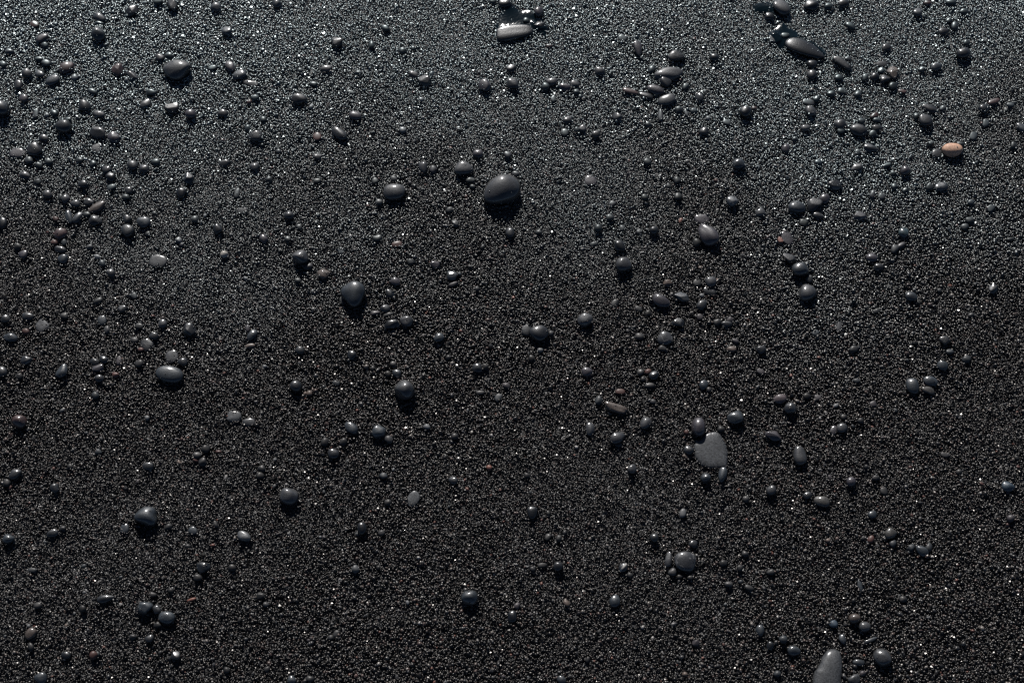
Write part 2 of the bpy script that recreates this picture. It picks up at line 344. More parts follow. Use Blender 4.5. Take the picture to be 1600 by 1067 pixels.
(422.3,945.5,18.2,15.6,8.0,1.68,-29,'k','a','black triangular pebble above the purple round one'),
(453.6,971.4,17.5,11.5,6.3,1.33,25,'d','a',"dark angular pebble under the long dark oval's cluster and the blue-grey egg pebble"),
(476.1,1001.0,20.1,12.4,6.8,1.71,-15,'b','e','blue-grey egg pebble with pointed end and glint, below the long dark oval'),
(516.3,965.5,14.8,13.0,11.0,3.03,50,'p','h',"shiny purple-grey ball-like pebble under the orange stone's neighbourhood"),
(563.3,994.4,15.2,12.9,3.2,0.20,63,'d','f',"flat dark pebble touching the orange stone's side"),
(561.4,941.8,18.4,13.1,7.5,1.80,8,'b','-','blue-black smooth oval with a small partner at its side, below the orange stone'),
(583.0,996.9,27.4,18.6,14.5,3.97,3,'o','h','orange granular oval stone, the only brightly coloured one on the sand'),
(-658.6,888.6,17.0,10.7,6.7,1.62,-75,'k','-','black rounded stone cut by the side edge, level with the brown streaked stone'),
(-625.5,842.2,12.3,11.6,6.5,1.55,22,'p','-','purple-grey small pebble with a dark one above it near the side edge'),
(-579.5,850.0,16.5,10.0,6.0,1.43,-10,'d','-','dark flat oval between the reddish-grey stone and a blue-grey tilted pebble'),
(-582.0,872.5,16.9,14.8,8.3,1.99,52,'r','-','reddish-grey stone with tiny orange-red and teal chips beneath it'),
(-574.5,836.2,14.5,14.1,8.0,1.93,-18,'b','-',"blue-grey tilted pebble at the foot of the reddish-grey stone's column"),
(-574.5,897.3,22.3,9.4,6.0,1.43,-71,'b','-','long blue-black upright pebble leaning against a slanting one'),
(-562.8,896.4,18.5,10.6,6.0,1.43,57,'b','-','long blue-black slanting pebble leaning against an upright one'),
(-539.0,891.5,18.4,14.5,8.5,2.05,-16,'d','-','round-ended dark stone directly under the brown streaked stone'),
(-510.1,816.0,12.4,11.0,7.0,1.68,-49,'d','-','dark round pebble below two tiny teal chips, in plain sand'),
(-498.9,894.1,12.9,11.5,7.0,1.68,-43,'d','-','small dark pebble crowning the round dark stone of a trio'),
(-496.0,877.0,18.8,16.7,10.1,2.42,-36,'d','-','round dark stone, biggest of a trio with a pale teal-grey one'),
(-476.3,888.8,17.7,15.6,8.8,2.11,5,'b','-','pale teal-grey rounded stone of a trio, glinting at its top'),
(-452.5,833.6,23.0,17.8,4.1,0.20,-9,'s','f','pale blue-grey flat oval pressed into sand, edges bitten by grains'),
(-379.8,879.7,14.2,12.7,8.0,1.93,-62,'k','-','black lump alone above the small white pebble'),
(-319.7,865.2,13.5,10.3,6.5,1.55,-54,'p','-','purple-grey tilted pebble with glint, beyond the small white pebble'),
(-288.8,898.9,13.9,11.6,9.3,2.55,-9,'d','h','dark round pebble with top highlight, alone above the round grey stone'),
(-270.1,837.7,22.1,19.4,15.8,4.35,-14,'g','h','round grey stone with a thin purple pebble at its foot'),
(-239.6,814.3,16.6,14.5,8.0,1.68,-11,'t','a','pinkish-tan rough pebble between the round grey stone and the dark dome stone'),
(-98.4,827.9,12.8,11.9,6.6,1.38,-9,'p','a','purple-grey pebble with a lit upper face, above a blue-black angular one'),
(-77.4,812.8,16.7,13.6,7.8,1.63,-45,'b','a','blue-black angular pebble with a thin purple sliver under it'),
(-2.5,874.5,15.9,12.4,7.7,1.84,-90,'d','-',"dark round pebble at the tip of the biggest stone's shadow"),
(138.6,854.3,17.6,15.9,9.3,2.24,-43,'k','-','black smooth pebble directly above the round grey stone with a dimple'),
(141.9,826.5,22.0,20.3,16.5,4.54,12,'g','h','round grey stone with a dark dimple and shining rim'),
(183.1,876.9,12.4,11.8,9.6,2.65,41,'d','h','dark round-topped pebble with long shadow, beyond the black smooth pebble'),
(246.6,894.4,20.2,14.2,3.2,0.20,3,'p','f','flat purple-grey oval directly behind the pear-shaped stone'),
(251.7,869.8,33.8,23.7,16.2,4.04,-55,'p','E','pear-shaped purple-grey stone with bright highlight and plump lower end'),
(322.0,903.2,14.3,11.4,6.7,1.62,23,'g','-','grey oval pebble with tiny dark one under it, beyond the pear-shaped stone'),
(354.5,867.1,21.4,14.3,3.4,0.20,-65,'p','f','flat purple-grey slanting stone with a pale pink chip at its edge'),
(355.4,837.5,19.7,14.4,7.8,1.63,-46,'d','a','dark angular pebble heading a column of three above two round stones'),
(366.9,819.7,22.1,18.8,15.5,4.26,15,'b','h','round blue-grey stone in the middle of the column of stones'),
(397.6,899.6,14.8,9.2,5.2,1.24,-15,'d','-','dark flat sliver under the dark faceted stone'),
(450.5,898.5,18.6,13.1,7.0,1.48,6,'g','a','heart-shaped grey pebble with a black shadow, alone above the teal pebble'),
(460.0,838.1,14.7,13.5,7.8,1.87,2,'p','-','purple-grey round pebble, upper of a touching pair below the teal pebble'),
(467.6,824.6,13.6,11.0,6.5,1.55,5,'d','-','dark oval pebble, lower of a touching pair below the teal pebble'),
(505.0,874.2,15.0,13.9,8.3,1.99,41,'c','-','round teal-coloured pebble, the bluest-green one'),
(-635.3,751.9,12.2,11.1,6.5,1.55,1,'d','-','small dark pebble near the side edge, above the blue-grey one'),
(-625.2,726.4,18.4,12.3,7.8,1.87,-16,'b','-','blue-grey oval near the side edge, below a small dark pebble'),
(-607.9,755.3,15.6,10.6,6.5,1.55,-7,'d','-','dark oval pebble above the flat grey tilted disc near the side edge'),
(-589.2,742.9,17.6,16.0,4.0,0.20,-53,'g','f','flat grey tilted disc near the side edge, under a dark oval'),
(-514.6,750.3,13.5,10.9,3.2,0.20,105,'b','f','blue-grey flush pebble over a small upright grey one'),
(-490.6,765.6,12.3,10.3,5.6,1.17,16,'d','a','dark angular pebble in plain sand above the blue-grey flush one'),
(-455.2,717.5,18.0,15.3,4.0,0.20,-48,'d','f','flat dark disc standing over a tiny reddish pebble, above the glinting oval'),
(-447.0,728.3,12.7,10.1,6.2,1.49,-11,'d','-','dark pebble just above the flat dark disc'),
(-437.5,745.2,12.6,11.2,7.0,1.68,96,'g','-','grey rounded pebble with mottled face above the flat dark disc'),
(-404.1,736.4,18.2,17.2,10.0,2.24,-43,'d','a','dark angular stone with shiny corner, alone above the glinting oval'),
(-324.6,729.7,17.0,10.7,6.5,1.55,59,'b','-','grey slanting pebble with a thin purple partner at its side'),
(-263.3,708.7,11.8,10.9,6.7,1.62,-22,'d','-','small dark pebble in plain sand above the lone dark one with tan neighbour'),
(-199.4,785.3,33.0,31.5,21.9,4.92,-42,'b','t','dark dome-shaped three-cornered stone with flush flake at its foot'),
(-159.8,765.9,13.4,10.8,6.5,1.55,9,'d','-','dark oval, uppermost of the jagged cluster below the dome stone'),
(-154.8,787.1,13.8,10.4,6.1,1.28,-46,'k','a','black jagged chip between the dome stone and a purple pebble'),
(-151.3,745.5,20.6,15.1,8.5,1.91,16,'k','a','black jagged block, biggest of the cluster below the dome stone'),
(-148.2,803.6,13.4,11.2,6.7,1.62,-24,'p','-','purple dark pebble above the black jagged chip'),
(-132.5,748.5,17.9,14.6,9.1,2.18,-33,'g','-','grey smooth oval touching the black jagged block'),
(-91.5,725.9,13.3,11.1,6.7,1.62,17,'b','-','blue-black tilted pebble alone below the jagged cluster'),
(18.2,736.9,15.9,12.6,3.3,0.20,83,'d','f','flat dark pebble tucked behind the blocky rounded stone'),
(33.3,731.0,25.4,22.0,14.3,3.58,-5,'d','-',"blocky rounded dark stone with a flat pebble behind it, at the picture's middle"),
(91.3,750.0,20.4,17.4,11.6,2.89,40,'g','-','round grey stone partly sunk in plain sand, beyond the blocky rounded dark stone'),
(187.8,775.8,24.8,16.0,10.2,2.55,-33,'p','-','large purple-grey slanting oval, outer one of a pair near tan square chip'),
(191.2,724.7,19.2,18.3,8.5,1.70,-14,'g','v','grey stone with pale veins and a small dark pebble at its foot'),
(208.0,746.3,17.9,13.3,7.5,1.58,4,'k','a','black angular pebble below the slanting oval pair'),
(214.2,782.2,21.5,13.2,7.3,1.53,-28,'b','a','blue-grey faceted slanting oval, inner one of a pair'),
(239.1,771.4,16.1,11.4,7.3,1.74,52,'d','-','dark tilted pebble under the black thin disc with small pale chip'),
(251.2,790.1,18.7,10.9,3.2,0.20,-13,'k','f','thin black disc lying under a round grey pebble'),
(252.7,803.1,14.9,14.3,8.5,2.05,27,'g','-','round grey pebble above the thin black disc'),
(268.8,744.9,14.5,8.6,5.2,1.24,-9,'d','-','shiny dark pebble of a tiny trio casting a deep shadow'),
(309.8,709.2,12.2,10.9,6.7,1.62,18,'d','-','small dark pebble alone, far below the column of three'),
(372.5,787.0,24.3,21.6,14.6,3.65,45,'g','-','large round grey stone at the foot of the column'),
(409.9,742.1,18.0,7.6,3.2,0.20,78,'g','f','upright flush grey sliver of stone sunk in the sand'),
(504.5,782.9,15.8,13.0,7.5,1.80,-20,'b','-','blue-black smooth oval alone below the touching pair'),
(539.9,721.7,15.8,13.2,7.5,1.58,11,'k','a','black triangular lump with a tiny bluish pebble under it'),
(608.9,793.4,13.2,11.4,6.8,1.43,42,'d','a','dark pebble alone near the side edge in plain sand'),
(-629.0,680.5,15.1,12.0,8.0,1.93,-65,'d','-','dark pebble cut by the side edge, level with the glinting oval'),
(-597.7,613.3,18.9,16.1,14.5,3.97,-29,'r','h','shiny dark reddish-purple ball of stone near the side edge'),
(-601.4,695.0,16.8,13.0,7.3,1.53,7,'d','a','dark angular oval between the edge pebble and a pointed blue-grey stone'),
(-554.8,680.8,19.5,14.1,8.7,2.17,68,'b','e','pointed blue-grey upright stone near the side edge'),
(-516.5,692.8,12.8,9.4,6.0,1.43,-18,'d','-','dark oval, uppermost of a tight stack of four small pebbles'),
(-511.6,685.5,15.0,11.5,6.6,1.38,3,'p','a','purple-black ridge-topped pebble in the tight stack of four'),
(-508.4,670.7,12.2,10.2,6.5,1.55,-18,'d','-','dark small pebble at the bottom of the tight stack of four'),
(-505.8,696.1,11.9,10.3,6.5,1.55,-23,'k','-','black small pebble at the side of the tight stack of four'),
(-421.8,675.6,35.1,21.7,12.9,3.22,-14,'b','q','large blue-grey oval stone with a star-like glint on top'),
(-421.9,700.4,18.0,15.9,4.1,0.20,101,'g','f','flat grey disc standing behind the star-glint oval'),
(-407.8,693.2,13.4,11.6,7.3,1.74,-18,'d','-','dark pebble between the flat grey disc and the star-glint oval'),
(-338.5,621.1,18.3,15.4,3.9,0.20,-12,'s','f','flat pale grey oval with smooth matt face, on plain sand'),
(-319.4,613.7,16.1,10.5,3.2,0.20,3,'d','f','dark rough flake just beside the flat pale matt oval'),
(-264.8,659.5,15.8,15.1,13.1,3.60,-44,'d','h','round dark pebble with a small tan bead beside it'),
(-198.6,702.0,13.4,12.5,8.0,1.93,100,'d','-','dark double-humped pebble below the dome stone in plain sand'),
(-142.0,678.0,11.6,10.8,6.7,1.62,-13,'b','-','blue-black pebble directly above the round grey domed stone'),
(-130.8,654.3,25.4,24.4,21.0,5.77,-28,'g','h','round grey domed stone with strong shadow, largest of its column'),
(-42.6,685.0,13.2,12.6,7.8,1.87,-6,'d','-','dark pebble with a small one at its side, beyond the grey domed stone'),
(92.5,679.4,14.4,12.1,7.5,1.80,3,'p','-','purple-grey round pebble above the brown rod-shaped stone'),
(126.4,631.1,30.6,11.4,9.1,2.27,-18,'t','l','brown rod-shaped stone with rounded ends'),
(174.6,674.9,13.4,12.0,7.8,1.87,53,'k','-','black pebble in a crumbly group of tiny stones above the brown rod'),
(235.4,662.4,14.2,11.1,7.3,1.74,78,'b','-','blue-grey upright egg with a tiny dark bead touching it'),
(271.3,618.8,20.4,16.5,11.3,2.82,16,'b','-','smooth blue-grey oval stone above and beyond the flush grey slab'),
(328.0,643.5,16.3,12.7,8.0,1.93,7,'m','-','mauve pebble touching a round grey one'),
(339.2,630.6,16.1,14.6,12.7,3.50,26,'g','h','round grey pebble with glint touching the mauve one'),
(491.8,660.3,21.9,16.1,10.7,2.68,-80,'b','-','large blue-black upright stone of a trio'),
(510.5,655.5,16.9,9.0,5.4,1.31,-20,'u','-','olive-grey thin pebble, lowest of a trio'),
(514.7,666.9,17.7,13.0,8.0,1.93,-1,'b','-','blue-grey oval on top of the olive-grey thin pebble'),
(532.3,687.9,14.2,12.2,7.3,1.74,-21,'b','-','blue-black tilted pebble above the trio'),
(-594.5,547.3,17.1,12.7,7.8,1.87,42,'d','-','dark long pebble leaning over a smaller one near the side edge'),
(-544.2,529.7,12.6,11.2,7.8,1.87,126,'d','-','dark upright pebble near the lower side edge, alone'),
(-436.2,556.8,13.8,10.6,6.7,1.62,6,'d','-','small dark pebble with glint alone above the wedge-shaped stone'),
(-214.9,572.7,14.1,12.8,8.3,1.99,-14,'d','-','dark glossy pebble, lowest of a loose trio below the blue-grey tilted one'),
(-194.6,605.9,20.1,12.8,8.5,2.05,-51,'b','-','blue-grey tilted oval above a loose trio of dark pebbles'),
(-161.5,600.6,17.9,16.7,11.3,2.82,35,'b','-','blue-grey round stone with a small grey bead at its foot'),
(-70.2,539.3,12.0,11.1,7.3,1.74,-6,'d','-','dark pebble with a highlight alone above the flat leaf-like stone'),
(95.2,604.5,17.5,11.4,7.5,1.80,-90,'g','-','upright grey egg-shaped pebble below the brown rod'),
(127.6,592.9,20.1,15.2,10.5,2.62,11,'g','-','wide grey stone with a flush flake at its foot, below the brown rod'),
(143.8,553.1,12.3,11.1,10.0,2.74,57,'g','h','round grey pebble alone between the wide grey stone and the veined round one'),
(162.2,611.7,17.3,14.1,9.3,2.24,57,'g','-',"round grey stone with a shaded face, beside the brown rod's lower end"),
(213.0,577.7,13.0,12.0,7.8,1.87,18,'d','-',"dark round pebble touching the flush grey slab's edge"),
(225.6,606.3,24.3,17.3,15.1,4.16,-92,'p','h',"upright oval purple-grey stone overlapping the flush grey slab's upper rim"),
(231.0,542.3,12.9,11.6,10.3,2.84,16,'b','h','round blue-grey pebble at the lower rim of the flush grey slab'),
(251.7,546.2,19.7,10.7,7.3,1.74,76,'b','-','bean-shaped blue-grey pebble at the lower tip of the flush grey slab'),
(308.3,526.5,13.8,12.1,11.0,3.03,69,'g','h','round grey shiny pebble between the flush grey slab and an olive oval'),
(315.7,596.8,20.8,13.7,8.0,1.80,-17,'p','a','dark purple wedge-shaped pebble with a tiny bead behind it'),
(346.0,569.9,24.8,16.2,11.3,2.82,-85,'g','-','large upright grey oval with a long shadow'),
(390.1,603.2,13.2,8.9,3.2,0.20,72,'p','f','flush purple-grey flake pressed against a round grey pebble'),
(399.7,605.5,13.9,12.5,8.5,2.05,54,'g','-','round grey pebble with a flush flake against its side'),
(404.1,536.8,12.7,11.4,10.7,2.93,46,'p','h','purple-grey bead with a brilliant glint, alone'),
(591.0,531.1,15.8,12.9,8.0,1.93,-20,'B','-','slate-blue oval near the side edge, the bluest stone'),
(-589.8,467.0,14.2,12.0,10.7,2.93,-4,'b','h','round blue-black pebble near the lower side edge'),
(-539.8,474.1,14.5,9.9,6.5,1.55,9,'d','-','dark oval pebble with a tiny dark tail, beside the wedge-shaped stone'),
(-456.2,480.4,11.8,10.6,3.2,0.20,91,'b','f','flat blue-black chip below the wedge-shaped stone'),
(-431.1,495.1,28.2,23.0,17.5,3.93,-13,'b','t','broad wedge-shaped blue-black stone, largest of the lower side'),
(-375.8,477.6,11.0,9.9,3.2,0.20,127,'b','f','flat blue-black upright chip above the pale grey egg-shaped pebble'),
(-314.4,470.2,18.1,11.9,8.3,1.99,-30,'l','-','pale grey egg-shaped pebble tilted in dark sand'),
(-264.8,519.2,22.9,21.4,15.4,3.85,-38,'g','-','blunt square-shouldered grey stone with glint, alone'),
(-176.3,479.3,16.1,12.2,11.0,3.03,-84,'k','h',"jet black round pebble alone, below the blunt grey stone's level"),
(-117.5,516.4,20.2,14.6,3.9,0.20,55,'s','f','flat leaf-like grey stone sunk level with the sand'),
(23.9,499.2,16.4,12.6,8.5,2.05,89,'k','-','black upright pebble in deep shadow, alone in the lower middle'),
(167.1,468.2,12.0,11.2,10.3,2.84,34,'d','h',"round dark pebble beyond the veined round stone's far side"),
(182.8,442.9,19.1,8.6,6.0,1.43,83,'g','-','slim grey upright pebble hugging the veined round stone'),
(202.2,439.5,26.3,24.5,13.0,2.59,7,'g','v','large round stone with faint veins, flanked by a slim upright pebble'),
(212.1,461.5,11.0,9.7,6.7,1.62,55,'d','-','small dark pebble just above the veined round stone'),
(351.0,520.7,11.0,10.0,7.0,1.68,51,'d','-','small dark pebble beside the olive oval stone'),
(367.4,513.0,19.2,13.2,8.5,2.05,-11,'u','-','olive-grey smooth oval stone'),
(425.9,496.6,11.3,9.9,6.7,1.62,23,'b','-','blue-black pebble alone above the olive triangular stone'),
(444.3,473.8,15.6,13.5,10.5,2.36,22,'u','t','olive-grey triangular stone pointing towards the viewer'),
(479.1,452.9,16.9,11.7,7.5,1.80,-46,'b','-','blue-grey slanting pebble in the middle of a small trio'),
(-549.1,355.8,14.4,12.2,8.0,1.93,55,'t','-','tan glassy pebble near the lower side edge'),
(-468.0,396.3,21.4,10.4,7.1,1.78,14,'d','e','long dark pointed pebble lying like a seed in the lower sand'),
(-422.8,385.8,18.0,16.6,10.9,2.46,-25,'b','a','squarish blue-black stone above a round one'),
(-407.9,383.7,11.1,10.1,7.0,1.68,104,'d','-','small dark pebble between the squarish stone and the round one'),
(-395.5,373.9,19.4,14.7,11.0,2.75,-8,'b','-','round blue-black stone with glint below the squarish stone'),
(-359.5,432.7,17.6,13.5,8.7,1.84,-13,'d','a','dark angular pebble with a small one under it, below the pale egg-shaped pebble'),
(-49.0,396.6,20.1,17.4,16.2,4.45,-2,'b','h','round blue-black stone alone in the bottom middle'),
(0.2,375.6,14.1,10.8,7.5,1.80,90,'k','-','black upright pebble on from the lone round stone'),
(53.7,433.8,12.4,12.0,11.0,3.03,77,'d','h','round dark pebble alone with top highlight in the lower middle'),
(118.4,393.4,15.8,12.9,9.1,2.18,70,'b','-','blue-grey upright oval alone under the striped pebble'),
(129.6,433.1,12.7,10.0,7.7,1.91,49,'d','y','dark pebble crossed by one pale stripe'),
(283.4,359.6,13.9,9.7,6.7,1.62,-90,'b','-','blue-black upright pebble alone above the round bead near the bottom'),
(392.4,372.9,14.2,11.6,11.0,3.03,12,'t','h','brown ball of stone touching a grey one from above'),
(403.4,411.9,16.2,6.5,3.2,0.20,-87,'b','f','thin flush blue-grey sliver sunk in sand above the brown ball'),
(402.9,363.2,13.5,12.2,11.4,3.12,6,'g','h','round grey pebble touching the brown ball from below'),
(-530.2,305.8,15.8,13.5,11.4,2.56,-25,'b','t','blue-black peaked stone at the bottom edge near the corner'),
(-505.9,331.6,11.5,8.3,6.0,1.43,-8,'k','-','black low pebble above the peaked stone at the bottom edge'),
(-413.4,350.4,11.5,9.8,6.7,1.62,8,'d','-','dark pebble below the round blue-black one and the squarish stone'),
(-380.9,331.1,12.3,10.7,7.3,1.53,-19,'d','a','dark rough pebble, between the peaked bottom-edge stone and the round blue-black one'),
(-248.5,303.0,10.8,10.5,7.3,1.74,49,'b','-','blue-black pebble cut by the bottom edge, with a low dark one beside it'),
(55.6,303.8,11.2,8.7,6.2,1.49,-38,'b','-','blue-grey pebble cut by the bottom edge in otherwise empty sand'),
(293.9,342.2,10.4,9.4,6.7,1.62,64,'k','-','black small stone beside a round blue-grey bead near the long slab'),
(320.1,335.9,15.1,11.9,8.3,1.99,-12,'b','-','blue-grey oval between the round bead and the long flat slab'),
(376.6,349.5,12.1,8.3,5.7,1.37,-78,'b','-','blue-grey upright pebble above the tip of the long flat slab'),
(385.8,303.7,15.2,11.4,8.5,2.05,31,'s','-','grey stone cut by the bottom edge, between slab and smooth oval'),
(392.5,323.1,14.2,8.0,5.7,1.37,-2,'b','-','blue-grey low oval beside the long flat slab'),
(408.4,348.3,18.8,5.3,3.9,0.93,23,'b','-','twisted thin grey-blue pebble above the large smooth grey oval'),
(419.2,328.8,20.7,19.6,14.0,3.51,-53,'g','-','large smooth grey oval near the bottom edge with a bright highlight'),
(-368.7,842.4,10.3,9.4,7.9,2.18,-39,'w','h','tiny round white pebble, the only white one'),
]
